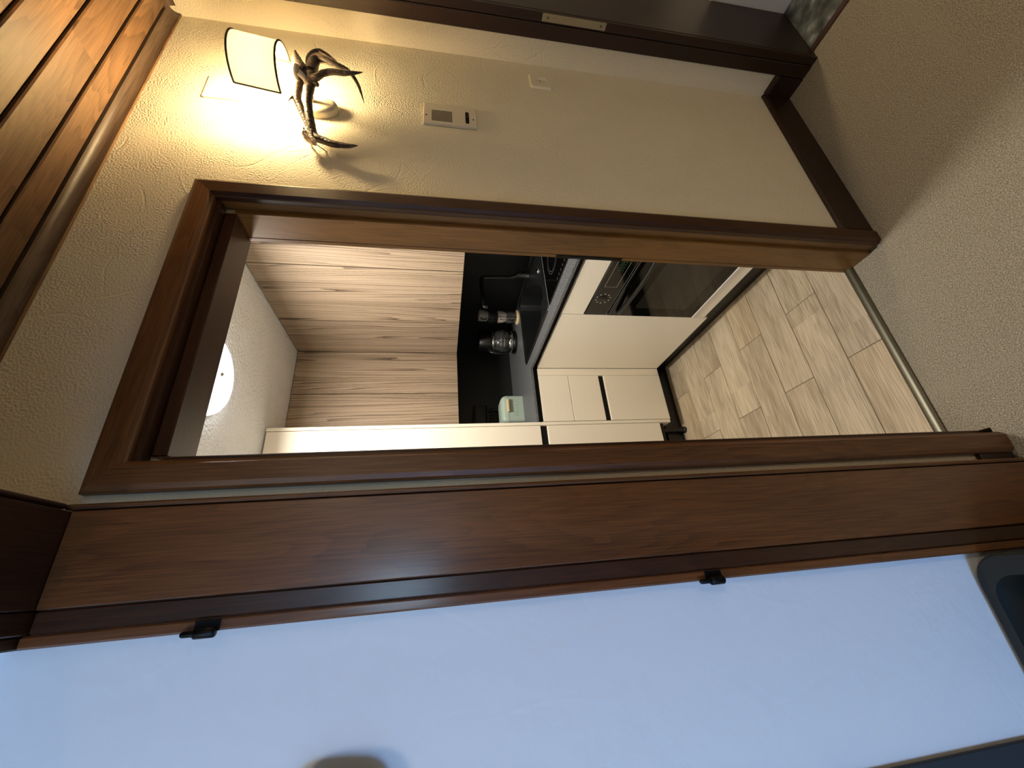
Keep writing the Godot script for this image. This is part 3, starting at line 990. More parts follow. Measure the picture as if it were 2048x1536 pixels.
func build_sink_and_hob():
	# sink: rim plate with rounded corners, bowl hung below
	var t := thing("sink", "matte black composite sink let into the worktop corner", "sink", Vector3(1.45, 0.94, -1.1))
	var outer := round_rect(1.215, -1.385, 1.70, -0.79, 0.02, 6)
	var lip := round_rect(1.222, -1.378, 1.693, -0.797, 0.018, 6)
	var key := [Vector2(1.240, -1.325), Vector2(1.229, -1.20), Vector2(1.230, -1.06), Vector2(1.252, -0.93), Vector2(1.295, -0.848), Vector2(1.355, -0.832), Vector2(1.42, -0.855), Vector2(1.526, -0.956), Vector2(1.621, -1.085), Vector2(1.664, -1.20), Vector2(1.662, -1.30), Vector2(1.62, -1.356), Vector2(1.44, -1.363), Vector2(1.29, -1.362)]
	var hole := []
	for k in key.size():
		for s in 4:
			var p: Vector2 = key[k]
			hole.append(p.cubic_interpolate(key[(k + 1) % key.size()], key[(k + key.size() - 1) % key.size()], key[(k + 2) % key.size()], s / 4.0))
	var mid := Vector2(1.455, -1.09)
	var shrink := func(e: float) -> Array:
		var out := []
		for p in hole:
			out.append(p + (mid - p).normalized() * e)
		return out
	var rim := []
	for p in hole:
		var d: Vector2 = (p - mid).normalized()
		var tx: float = ((1.693 if d.x > 0 else 1.222) - mid.x) / (d.x if absf(d.x) > 1e-6 else 1e-6)
		var ty: float = ((-0.797 if d.y > 0 else -1.378) - mid.y) / (d.y if absf(d.y) > 1e-6 else 1e-6)
		rim.append(mid + d * minf(tx, ty))
	var st := begin()
	var X := Vector3(1, 0, 0)
	var Z := Vector3(0, 0, 1)
	var wall := func(a, b, ya, yb, flip):
		for i in a.size():
			var j: int = (i + 1) % a.size()
			var n: Vector3 = Vector3(a[i].x - mid.x, 0, a[i].y - mid.y) * flip
			poly(st, [Vector3(a[i].x, ya, a[i].y), Vector3(a[j].x, ya, a[j].y), Vector3(b[j].x, yb, b[j].y), Vector3(b[i].x, yb, b[i].y)], 1, Vector2.ZERO, n + Vector3(0, 0.05, 0))
	var sq := [Vector2(1.693, -0.797), Vector2(1.222, -0.797), Vector2(1.222, -1.378), Vector2(1.693, -1.378)]
	for k in 4:
		# the four corners of the deck that the radial ring leaves open
		var a: Vector2 = rim[0]
		var b: Vector2 = rim[0]
		var c: Vector2 = sq[k]
		var on_x := 1e9
		var on_y := 1e9
		for p in rim:
			if absf(p.x - c.x) < 1e-5 and absf(p.y - c.y) < on_x:
				on_x = absf(p.y - c.y)
				a = p
			if absf(p.y - c.y) < 1e-5 and absf(p.x - c.x) < on_y:
				on_y = absf(p.x - c.x)
				b = p
		poly(st, [Vector3(a.x, 0.9475, a.y), Vector3(c.x, 0.9475, c.y), Vector3(b.x, 0.9475, b.y)], 1, Vector2.ZERO, Vector3.UP)
	wall.call(outer, lip, 0.9402, 0.9475, 1.0)
	ring_face(st, rim, hole, X, Z, Vector3(0, 0.9475, 0), Vector3.UP)
	var hole2: Array = shrink.call(0.006)
	var low: Array = shrink.call(0.03)
	var floor_ring: Array = shrink.call(0.07)
	wall.call(hole, hole2, 0.9475, 0.942, -1.0)
	wall.call(hole2, low, 0.942, 0.815, -1.0)
	wall.call(low, floor_ring, 0.815, 0.795, -1.0)
	for i in floor_ring.size():
		var p: Vector2 = floor_ring[i]
		var q: Vector2 = floor_ring[(i + 1) % floor_ring.size()]
		poly(st, [Vector3(mid.x, 0.795, mid.y), Vector3(p.x, 0.795, p.y), Vector3(q.x, 0.795, q.y)], 1, Vector2.ZERO, Vector3.UP)
	part("basin", st, M.sink, t)
	st = begin()
	lathe(st, Vector3(1.526, 0.9476, -0.858), [Vector2(0, 0), Vector2(0.019, 0), Vector2(0.019, 0.004), Vector2(0.016, 0.007), Vector2(0.004, 0.008), Vector2(0, 0.008)], 24)
	part("waste_button", st, M.chrome, t)
	st = begin()
	lathe(st, Vector3(1.45, 0.7955, -1.12), [Vector2(0.035, 0), Vector2(0.034, 0.003), Vector2(0.01, 0.002), Vector2(0, 0.002)], 24)
	part("drain", st, M.steel, t)
	# tap
	t = thing("kitchen_tap", "matte black kitchen tap with an angular spout over the sink", "tap", Vector3(1.655, 0.948, -1.045))
	st = begin()
	lathe(st, Vector3(1.655, 0.948, -1.045), [Vector2(0, 0), Vector2(0.026, 0), Vector2(0.026, 0.006), Vector2(0.021, 0.01), Vector2(0.021, 0.07), Vector2(0.018, 0.078), Vector2(0, 0.078)], 20)
	tube(st, [Vector3(1.655, 1.0, -1.045), Vector3(1.658, 1.035, -1.066), Vector3(1.66, 1.065, -1.08)], [0.017, 0.015, 0.012], 14, 4)
	part("base", st, M.tap, t)
	st = begin()
	tube(st, [Vector3(1.66, 1.05, -1.079), Vector3(1.66, 1.12, -1.082), Vector3(1.66, 1.2, -1.087), Vector3(1.657, 1.222, -1.09), Vector3(1.635, 1.232, -1.09), Vector3(1.55, 1.230, -1.09), Vector3(1.445, 1.224, -1.09)], [0.0125, 0.0125, 0.0125, 0.0125, 0.0125, 0.0125, 0.0125], 14, 5)
	tube(st, [Vector3(1.455, 1.226, -1.09), Vector3(1.447, 1.222, -1.09), Vector3(1.444, 1.205, -1.09)], [0.0127, 0.0127, 0.0127], 14, 3)
	part("spout", st, M.tap, t)
	st = begin()
	tube(st, [Vector3(1.655, 1.0, -1.03), Vector3(1.65, 1.008, -1.005), Vector3(1.645, 1.03, -0.985)], [0.011, 0.008, 0.007], 12, 4)
	part("lever", st, M.tap, t)
	# hob
	t = thing("hob", "black glass ceramic hob set in the worktop next to the sink", "hob", Vector3(1.47, 0.94, -0.47))
	st = begin()
	box(st, Vector3(1.222, 0.9402, -0.765), Vector3(1.715, 0.946, -0.19), 0.0015)
	part("glass_plate", st, M.black_gloss, t)
	for c in [[1.40, -0.617, 0.08], [1.57, -0.60, 0.065], [1.40, -0.36, 0.09], [1.58, -0.34, 0.075]]:
		st = begin()
		for rr in [c[2], c[2] * 0.86]:
			ring_face(st, circle2(c[0], c[1], rr + 0.0009, 48), circle2(c[0], c[1], rr - 0.0009, 48), X, Z, Vector3(0, 0.9463, 0), Vector3.UP)
		part("cooking_zone", st, M.ring, t)
	st = begin()
	for k in 6:
		ring_face(st, circle2(1.245 + 0.0 * k, -0.59 + k * 0.03, 0.006, 16), circle2(1.245, -0.59 + k * 0.03, 0.004, 16), X, Z, Vector3(0, 0.9463, 0), Vector3.UP)
	part("touch_mark", st, M.ring, t)

func build_oven():
	var t := thing("oven", "black built-in oven with a bowed bar handle under the hob", "oven", Vector3(1.45, 0.2, -0.43))
	var st := begin()
	box(st, Vector3(1.174, 0.194, -0.719), Vector3(1.70, 0.783, -0.151), 0.0)
	part("body", st, M.black, t)
	st = begin()
	box(st, Vector3(1.149, 0.6695, -0.7335), Vector3(1.1712, 0.7845, -0.1365), 0.002)
	var panel := part("control_panel", st, M.black_gloss, t)
	st = begin()
	box(st, Vector3(1.147, 0.202, -0.7335), Vector3(1.1712, 0.6635, -0.1365), 0.0025)
	var dr := part("oven_door", st, M.black_gloss, t)
	st = begin()
	box(st, Vector3(1.1462, 0.27, -0.665), Vector3(1.1471, 0.545, -0.205), 0.0)
	part("window_pane", st, mat(Color(0.16, 0.15, 0.13), 0.08), dr)  # pane colour lightened to stand for the floor reflected in the glass
	st = begin()
	box(st, Vector3(1.1455, 0.1885, -0.7335), Vector3(1.1712, 0.2005, -0.1365), 0.003)
	part("base_trim", st, M.trim_metal, t)
	st = begin()
	box(st, Vector3(1.1478, 0.660, -0.7335), Vector3(1.1712, 0.6625, -0.1365), 0.0)
	box(st, Vector3(1.1478, 0.671, -0.733), Vector3(1.149, 0.6724, -0.137), 0.0)
	part("gap_trim", st, M.ring, t)
	# bowed handle
	st = begin()
	var pts := []
	var rad := []
	for k in 13:
		var s := float(k) / 12.0
		pts.append(Vector3(1.138 - 0.028 * sin(PI * s), 0.622, lerpf(-0.70, -0.17, s)))
		rad.append(0.0095)
	tube(st, pts, rad, 14, 3)
	for z in [-0.695, -0.175]:
		box(st, Vector3(1.132, 0.614, z - 0.008), Vector3(1.1468, 0.630, z + 0.008), 0.002)
	part("handle", st, M.black_soft, dr)
	# printed marks: a ring of programme symbols round a flush dial, a frame line, the clock
	st = begin()
	var Y := Vector3(0, 1, 0)
	var Z := Vector3(0, 0, 1)
	for k in 10:
		var a := TAU * (k + 0.5) / 10.0
		var c := Vector2(0.734 + 0.033 * cos(a), -0.606 + 0.033 * sin(a))
		var pr := circle2(c.x, c.y, 0.0038, 10)
		prism(st, pr, Y, Z, Vector3(-1, 0, 0), Vector3(1.149, 0, 0), 0.0, 0.0004, 1)
	part("dial_mark", st, M.print, panel)
	st = begin()
	lathe(st, Vector3(1.149, 0.734, -0.606), [Vector2(0.021, 0), Vector2(0.021, 0.0015), Vector2(0.018, 0.003), Vector2(0, 0.003)], 28, Vector3(-1, 0, 0))
	part("dial", st, M.black_soft, panel)
	st = begin()
	for b in [[0.700, -0.523, 0.7012, -0.36], [0.757, -0.523, 0.7582, -0.36], [0.7012, -0.523, 0.757, -0.5218]]:
		box(st, Vector3(1.1486, b[0], b[1]), Vector3(1.149, b[2], b[3]), 0.0)
	part("display_line", st, M.print, panel)
	st = begin()
	for k in 4:
		var z := -0.418 + k * 0.016
		for b in [[0.738, 0.0, 0.0095], [0.727, 0.0, 0.0095], [0.716, 0.0, 0.0095]]:
			box(st, Vector3(1.1485, b[0], z), Vector3(1.149, b[0] + 0.0018, z + b[2]), 0.0)
		box(st, Vector3(1.1485, 0.7275, z), Vector3(1.149, 0.738, z + 0.0018), 0.0)
		box(st, Vector3(1.1485, 0.717, z + 0.0078), Vector3(1.149, 0.738, z + 0.0096), 0.0)
	part("clock_display", st, M.display, panel)

func cup_mesh(st: SurfaceTool, o: Vector3, up: Vector3, r: float, h: float):
	lathe(st, o, [Vector2(0, 0), Vector2(r * 0.72, 0), Vector2(r * 0.82, h * 0.1), Vector2(r * 0.97, h * 0.5), Vector2(r, h), Vector2(r - 0.003, h), Vector2(r * 0.9, h * 0.5), Vector2(r * 0.7, 0.006), Vector2(0, 0.006)], 28, up)

func build_counter_things():
	var st: SurfaceTool
	# --- bread bin with lid and wooden grip
	var t := thing("bread_bin", "pale green metal bread bin with a light wooden grip", "bread bin", Vector3(1.015, 0.9402, -1.67))
	st = begin()
	prism(st, round_rect(0.922, -1.75, 1.107, -1.588, 0.018, 6), Vector3(1, 0, 0), Vector3(0, 0, 1), Vector3(0, 1, 0), Vector3.ZERO, 0.9402, 1.036, 1, true, true)
	var body := part("body", st, M.green, t)
	st = begin()
	var lv := [[0.0, 1.0375], [0.0, 1.05], [0.003, 1.065], [0.010, 1.077], [0.022, 1.085], [0.045, 1.089]]
	var rings := []
	for l in lv:
		var e: float = l[0]
		var out := []
		for p in round_rect(0.921 + e, -1.751 + e, 1.108 - e, -1.587 - e, 0.022, 6):
			out.append(Vector3(p.x, l[1], p.y))
		rings.append(out)
	for i in rings.size() - 1:
		for k in rings[i].size():
			var j: int = (k + 1) % rings[i].size()
			var c := Vector3(1.0145, 1.0, -1.669)
			var q := [rings[i][k], rings[i][j], rings[i + 1][j], rings[i + 1][k]]
			poly(st, q, 1, Vector2.ZERO, (q[0] + q[2]) * 0.5 - c)
	poly(st, rings[-1], 1, Vector2.ZERO, Vector3.UP)
	st.set_smooth_group(0)
	part("lid", st, M.green, t)
	st = begin()
	box(st, Vector3(0.982, 1.036, -1.587), Vector3(1.072, 1.051, -1.566), 0.003, 0)
	part("grip", st, M.pale_wood, t)
	var tm := TextMesh.new()
	tm.text = "BREAD"
	var fnt := SystemFont.new()
	fnt.font_names = PackedStringArray(["Droid Serif"])
	tm.font = fnt
	tm.font_size = 32
	tm.pixel_size = 0.0011
	tm.depth = 0.003
	var mi := MeshInstance3D.new()
	mi.name = "embossed_lettering"
	mi.mesh = tm
	mi.material_override = M.green
	mi.position = Vector3(1.015, 0.995, -1.5879) - ORG
	body.add_child(mi, true)
	# --- wire rack behind the bin
	t = thing("wire_rack", "black wire rack standing behind the pale green bread bin", "rack", Vector3(0.97, 0.9402, -1.82))
	st = begin()
	var x0 := 0.84
	var x1 := 1.115
	for x in [x0, x1]:
		for z in [-1.765, -1.885]:
			tube(st, [Vector3(x, 0.941, z), Vector3(x, 1.25, z)], [0.0045, 0.0045], 8, 1)
	for y in [1.06, 1.155, 1.245]:
		for z in [-1.765, -1.885]:
			tube(st, [Vector3(x0, y, z), Vector3(x1, y, z)], [0.004, 0.004], 8, 1)
		for x in [x0, x1]:
			tube(st, [Vector3(x, y, -1.765), Vector3(x, y, -1.885)], [0.004, 0.004], 8, 1)
	part("frame", st, M.black_soft, t)
	for k in 11:
		var x := lerpf(x0 + 0.02, x1 - 0.02, k / 10.0)
		st = begin()
		tube(st, [Vector3(x, 1.155, -1.885), Vector3(x, 1.15, -1.825), Vector3(x, 1.11, -1.77), Vector3(x, 1.16, -1.765)], [0.0024, 0.0024, 0.0024, 0.0024], 8, 4)
		part("wire", st, M.black_soft, t)
	st = begin()
	box(st, Vector3(x0 + 0.002, 1.165, -1.883), Vector3(x1 - 0.006, 1.243, -1.767), 0.006)
	part("top_tray", st, M.black_soft, t)
	# --- glass kettle
	var K := Vector3(1.545, 0.9402, -1.63)
	t = thing("kettle", "glass kettle with a tall black lid and a chrome base band", "kettle", K)
	st = begin()
	lathe(st, K, [Vector2(0, 0), Vector2(0.078, 0), Vector2(0.08, 0.004), Vector2(0.08, 0.022), Vector2(0.074, 0.027), Vector2(0, 0.027)], 40)
	part("base", st, M.black_soft, t)
	st = begin()
	lathe(st, K, [Vector2(0.0, 0.028), Vector2(0.074, 0.028), Vector2(0.077, 0.031), Vector2(0.077, 0.052), Vector2(0.074, 0.056), Vector2(0.0, 0.056)], 40)
	part("base_band", st, M.chrome, t)
	st = begin()
	lathe(st, K, [Vector2(0.070, 0.057), Vector2(0.083, 0.075), Vector2(0.088, 0.098), Vector2(0.086, 0.125), Vector2(0.075, 0.148), Vector2(0.062, 0.158), Vector2(0.060, 0.157), Vector2(0.073, 0.146), Vector2(0.083, 0.124), Vector2(0.085, 0.098), Vector2(0.08, 0.076), Vector2(0.068, 0.06), Vector2(0.0, 0.0595)], 40)
	part("glass_jug", st, M.glass, t)
	st = begin()
	lathe(st, K, [Vector2(0.084, 0.086), Vector2(0.0885, 0.087), Vector2(0.0895, 0.092), Vector2(0.0885, 0.097), Vector2(0.086, 0.098)], 40)
	part("level_band", st, M.steel, t)
	st = begin()
	lathe(st, K, [Vector2(0.06, 0.158), Vector2(0.072, 0.16), Vector2(0.076, 0.168), Vector2(0.0755, 0.174), Vector2(0.07, 0.1775), Vector2(0.0, 0.178)], 40)
	part("collar", st, M.steel, t)
	st = begin()
	lathe(st, K, [Vector2(0.0, 0.178), Vector2(0.07, 0.178), Vector2(0.071, 0.185), Vector2(0.066, 0.262), Vector2(0.058, 0.272), Vector2(0.0, 0.275)], 40)
	part("lid", st, M.black_soft, t)
	st = begin()
	var d := Vector3(-0.93, 0, 0.36).normalized()
	tube(st, [K + d * 0.06 + Vector3(0, 0.2, 0), K + d * 0.115 + Vector3(0, 0.19, 0), K + d * 0.132 + Vector3(0, 0.13, 0), K + d * 0.118 + Vector3(0, 0.07, 0), K + d * 0.074 + Vector3(0, 0.045, 0)], [0.01, 0.011, 0.011, 0.0105, 0.009], 12, 6)
	part("handle", st, M.black_soft, t)
	# --- stacked espresso cups on a stand
	var C := Vector3(1.645, 0.9402, -1.465)
	t = thing("cup_stand", "round light wooden cup stand with black wires next to the kettle", "cup stand", C)
	st = begin()
	lathe(st, C, [Vector2(0, 0), Vector2(0.05, 0), Vector2(0.052, 0.003), Vector2(0.052, 0.013), Vector2(0.049, 0.016), Vector2(0, 0.016)], 36)
	part("base", st, M.pale_wood, t)
	for a in [0.55, 2.2, 3.75, 5.3]:
		st = begin()
		var q := Vector3(cos(a), 0, sin(a)) * 0.0455
		tube(st, [C + q + Vector3(0, 0.016, 0), C + q + Vector3(0, 0.208, 0)], [0.0018, 0.0018], 8, 1)
		part("wire", st, M.black, t)
	var chk := check_tex(Color(0.85, 0.83, 0.79), Color(0.05, 0.05, 0.05), false)
	var grid := check_tex(Color(0.03, 0.03, 0.035), Color(0.62, 0.62, 0.6), true)
	var mats := [grid, mat(Color(0.84, 0.79, 0.74), 0.35), mat(Color(0.16, 0.165, 0.17), 0.4), chk]
	var labs := ["black espresso cup with a white grid, lowest on the cup stand", "cream espresso cup on the cup stand", "dark grey espresso cup on the cup stand", "black and white checked espresso cup, tilted on top of the cup stand"]
	var ys := [0.0175, 0.083, 0.148, 0.212]
	for k in 4:
		var up := Vector3.UP if k < 3 else Vector3(0.12, 1.0, 0.1).normalized()
		var o := C + Vector3(0, ys[k], 0)
		t = thing("espresso_cup", labs[k], "cup", o, "espresso cups on the stand")
		st = begin()
		cup_mesh(st, o, up, 0.0405, 0.063)
		part("cup", st, mats[k], t)
		st = begin()
		var s := Vector3(-0.85, 0, 0.5).normalized()
		tube(st, [o + s * 0.037 + up * 0.05, o + s * 0.058 + up * 0.047, o + s * 0.06 + up * 0.027, o + s * 0.035 + up * 0.016], [0.0035, 0.0035, 0.0035, 0.003], 10, 5)
		part("handle", st, mats[k] if k in [1, 2] else M.black, t)

func check_tex(a: Color, b: Color, lines: bool) -> StandardMaterial3D:
	var im := Image.create(64, 64, false, Image.FORMAT_RGB8)
	im.fill(a)
	for y in 64:
		for x in 64:
			if lines:
				if x % 16 < 3 or y % 16 < 3:
					im.set_pixel(x, y, b)
			elif ((x / 8) + (y / 8)) % 2 == 0:
				im.set_pixel(x, y, b)
	var m := mat(Color.WHITE, 0.4)
	m.albedo_texture = ImageTexture.create_from_image(im)
	m.uv1_scale = Vector3(6, 6, 1)
	return m

# ------------------------------------------------------------------ lamps
func build_kitchen_lamp():
	var c := Vector3(0.795, 2.355, -0.69)
	var t := thing("ceiling_lamp", "round white ceiling lamp glowing behind the kitchen door frame", "ceiling lamp", c)
	var st := begin()
	lathe(st, c, [Vector2(0, -0.012), Vector2(0.156, -0.012), Vector2(0.158, -0.010), Vector2(0.158, 0.0)], 48)
	part("base", st, M.white, t)
	st = begin()
	lathe(st, c, [Vector2(0, -0.05), Vector2(0.06, -0.049), Vector2(0.11, -0.044), Vector2(0.14, -0.034), Vector2(0.151, -0.022), Vector2(0.153, -0.0125), Vector2(0, -0.0125)], 48)
	part("diffuser", st, M.lamp_glow, t)
	st = begin()
	lathe(st, c, [Vector2(0, -0.062), Vector2(0.006, -0.060), Vector2(0.008, -0.055), Vector2(0.005, -0.0505), Vector2(0, -0.0505)], 16)
	part("finial", st, M.steel, t)
	area("ceiling_light", Vector3(0, -0.066, 0), Vector3(0, -1, 0), Vector2(0.26, 0.26), Color(1.0, 0.985, 0.95), 2.6, t)

func build_wall_lamp():
	var t := thing("wall_lamp", "lit wall lamp with a cream half shade edged in dark braid", "wall lamp", Vector3(1.345, 1.857, 0.0))
	var ax := Vector3(0.025, 0.12, 0.0).normalized()      # the lamp leans a little
	# oval back plate
	var st := begin()
	lathe(st, Vector3(1.347, 1.853, 0.0005), [Vector2(0.060, 0), Vector2(0.060, 0.016), Vector2(0.057, 0.024), Vector2(0.046, 0.029), Vector2(0, 0.030)], 40, Vector3(0, 0, 1), Vector2(0.6, 1.0))
	part("back_plate", st, M.ivory, t)
	var foot := Vector3(1.3365, 1.880, 0.112)
	st = begin()
	tube(st, [Vector3(1.346, 1.866, 0.028), Vector3(1.343, 1.864, 0.055), Vector3(1.338, 1.866, 0.094), foot], [0.008, 0.008, 0.008, 0.009], 12, 5)
	part("arm", st, M.ivory, t)
	st = begin()
	lathe(st, foot, [Vector2(0, 0), Vector2(0.017, 0), Vector2(0.019, 0.004), Vector2(0.0155, 0.008), Vector2(0.0155, 0.055), Vector2(0, 0.056)], 24, ax)
	part("bulb_holder", st, M.ivory, t)
	st = begin()
	lathe(st, foot + ax * 0.057, [Vector2(0, 0), Vector2(0.012, 0), Vector2(0.016, 0.012), Vector2(0.018, 0.03), Vector2(0.014, 0.052), Vector2(0.006, 0.07), Vector2(0, 0.078)], 24, ax)
	part("bulb", st, M.bulb, t)
	omni("wall_lamp_light", foot + ax * 0.09 - ORG, Color(1.0, 0.87, 0.64), 0.46, 0.03, t)
	# half shade: a straight half cylinder, open to the wall
	var ends := [Vector3(1.345, 1.920, 0.09), Vector3(1.370, 2.042, 0.09)]
	st = begin()
	var seg := 28
	var pt := func(k: int, row: int, dr: float) -> Vector3:
		var a := PI - PI * float(k) / seg
		return ends[row] + Vector3(cos(a), 0, sin(a)) * (0.08 + dr)
	for k in seg:
		for dr in [0.0, -0.0012]:
			var q := [pt.call(k, 0, dr), pt.call(k + 1, 0, dr), pt.call(k + 1, 1, dr), pt.call(k, 1, dr)]
			var sg := 1.0 if dr == 0.0 else -1.0
			var N := []
			for i in 4:
				var nn: Vector3 = q[i] - ends[0 if i < 2 else 1]
				N.append(nn.normalized() * sg)
			tri(st, [q[0], q[1], q[2]], [N[0], N[1], N[2]], [Vector2.ZERO, Vector2.ZERO, Vector2.ZERO])
			tri(st, [q[0], q[2], q[3]], [N[0], N[2], N[3]], [Vector2.ZERO, Vector2.ZERO, Vector2.ZERO])
	part("lamp_shade", st, M.shade, t)
	var tr := begin()
	for row in 2:
		var P := []
		var R := []
		for k in range(0, seg + 1, 2):
			P.append(pt.call(k, row, 0.0003))
			R.append(0.0028)
		tube(tr, P, R, 8, 2)
	for k in [0, seg]:
		tube(tr, [pt.call(k, 0, 0.0), pt.call(k, 1, 0.0)], [0.0024, 0.0024], 8, 4)
	part("braid", tr, M.shade_trim, t)
	st = begin()
	for a in [0.2, 0.5, 0.8]:
		var e: Vector3 = pt.call(int(seg * a), 0, -0.002)
		tube(st, [foot + ax * 0.05, e + Vector3(0, 0.003, 0)], [0.0012, 0.0012], 6, 1)
	part("shade_carrier", st, M.steel, t)

func build_antler():
	var t := thing("antler", "dark brown forked deer antler fixed to the wall in front of the lamp", "antler", Vector3(1.178, 1.842, 0.0))
	var br := {
		"main": [[1.1782,1.8421,0.0300,0.0101],[1.1924,1.8422,0.0360,0.0096],[1.2112,1.8472,0.0450,0.0106],[1.2370,1.8524,0.0560,0.0106],[1.2648,1.8562,0.0660,0.0102],[1.2900,1.8561,0.0760,0.0107],[1.3198,1.8527,0.0860,0.0118],[1.3373,1.8475,0.0950,0.0129],[1.3537,1.8477,0.1020,0.0139]],
		"second": [[1.1858,1.8499,0.0340,0.0032],[1.2237,1.8628,0.0440,0.0066],[1.2701,1.8814,0.0580,0.0098],[1.2906,1.8877,0.0680,0.0103],[1.3201,1.8858,0.0780,0.0103],[1.3397,1.8791,0.0900,0.0099],[1.3549,1.8674,0.1000,0.0107],[1.3738,1.8506,0.1040,0.0129]],
		"spur": [[1.2908,1.8867,0.0680,0.0053],[1.2870,1.8965,0.0700,0.0049],[1.2786,1.9026,0.0720,0.0028],[1.2568,1.9058,0.0740,0.0004]],
		"ear": [[1.3567,1.8665,0.1040,0.0118],[1.3652,1.8780,0.1060,0.0160],[1.3965,1.8905,0.1080,0.0127],[1.4218,1.8977,0.1100,0.0072],[1.4445,1.9014,0.1120,0.0004]],
		"loop": [[1.3778,1.8581,0.1040,0.0065],[1.4189,1.8668,0.0980,0.0066],[1.4608,1.8693,0.0920,0.0065],[1.4939,1.8616,0.0880,0.0064],[1.5045,1.8452,0.0860,0.0064],[1.4875,1.8219,0.0860,0.0053],[1.4602,1.7915,0.0850,0.0005]],
		"long": [[1.3608,1.8491,0.1040,0.0140],[1.3996,1.8466,0.1080,0.0141],[1.4158,1.8353,0.1120,0.0115],[1.4029,1.8146,0.1160,0.0096],[1.3926,1.7931,0.1160,0.0081],[1.3843,1.7722,0.1140,0.0067],[1.3778,1.7518,0.1100,0.0057],[1.3573,1.7336,0.1040,0.0050],[1.3234,1.7168,0.0960,0.0039],[1.2629,1.6998,0.0880,0.0004]],
		"low": [[1.3321,1.8447,0.1000,0.0101],[1.3352,1.8296,0.1060,0.0089],[1.3478,1.8141,0.1100,0.0081],[1.3528,1.7916,0.1140,0.0077],[1.3502,1.7585,0.1160,0.0067],[1.3542,1.7279,0.1180,0.0043],[1.3632,1.7059,0.1180,0.0004]],
		"brow": [[1.1917,1.8432,0.0320,0.0101],[1.1739,1.8292,0.0320,0.0096],[1.1640,1.8082,0.0320,0.0090],[1.1529,1.7867,0.0340,0.0083],[1.1466,1.7558,0.0360,0.0066],[1.1484,1.7338,0.0360,0.0045],[1.1526,1.7176,0.0360,0.0004]],
		"knob": [[1.3285,1.8457,0.0940,0.0075],[1.3236,1.8347,0.0920,0.0064],[1.3238,1.8342,0.0900,0.0054]]}
	var st := begin()
	for k in br:
		var P := []
		var R := []
		for q in br[k]:
			P.append(Vector3(q[0], q[1], q[2]))
			R.append(q[3] * 1.12)
		tube(st, P, R, 14, 7, 0.06)
	part("beam_and_tines", st, M.antler, t)
	st = begin()
	tube(st, [Vector3(1.1900, 1.8652, 0.0340), Vector3(1.1766, 1.8518, 0.0300), Vector3(1.1591, 1.8354, 0.0280)], [0.0085, 0.0135, 0.0085], 14, 6, 0.2)
	for k in 12:
		var s := (k + 0.5) / 12.0
		var p := Vector3(1.1900, 1.8652, 0.0340).lerp(Vector3(1.1591, 1.8354, 0.0280), s)
		var a := k * 2.4
		p += Vector3(0.2 * cos(a), 0.2 * sin(a), 0.9 * cos(a * 1.7)) * 0.012
		lathe(st, p, [Vector2(0, -0.0035), Vector2(0.003, -0.0018), Vector2(0.0036, 0), Vector2(0.003, 0.0018), Vector2(0, 0.0035)], 8)
	var b := part("burr", st, M.bone, t)
	b.set_meta("label", "pale knobbly burr")
	st = begin()
	tube(st, [Vector3(1.1652, 1.8405, 0.0300), Vector3(1.1645, 1.8350, 0.0200), Vector3(1.1643, 1.8115, 0.0000)], [0.0015, 0.0015, 0.0015], 8, 4)
	tube(st, [Vector3(1.1766, 1.8518, 0.0300), Vector3(1.1766, 1.8518, 0.0000)], [0.003, 0.003], 8, 2)
	part("hanger", st, M.steel, t)

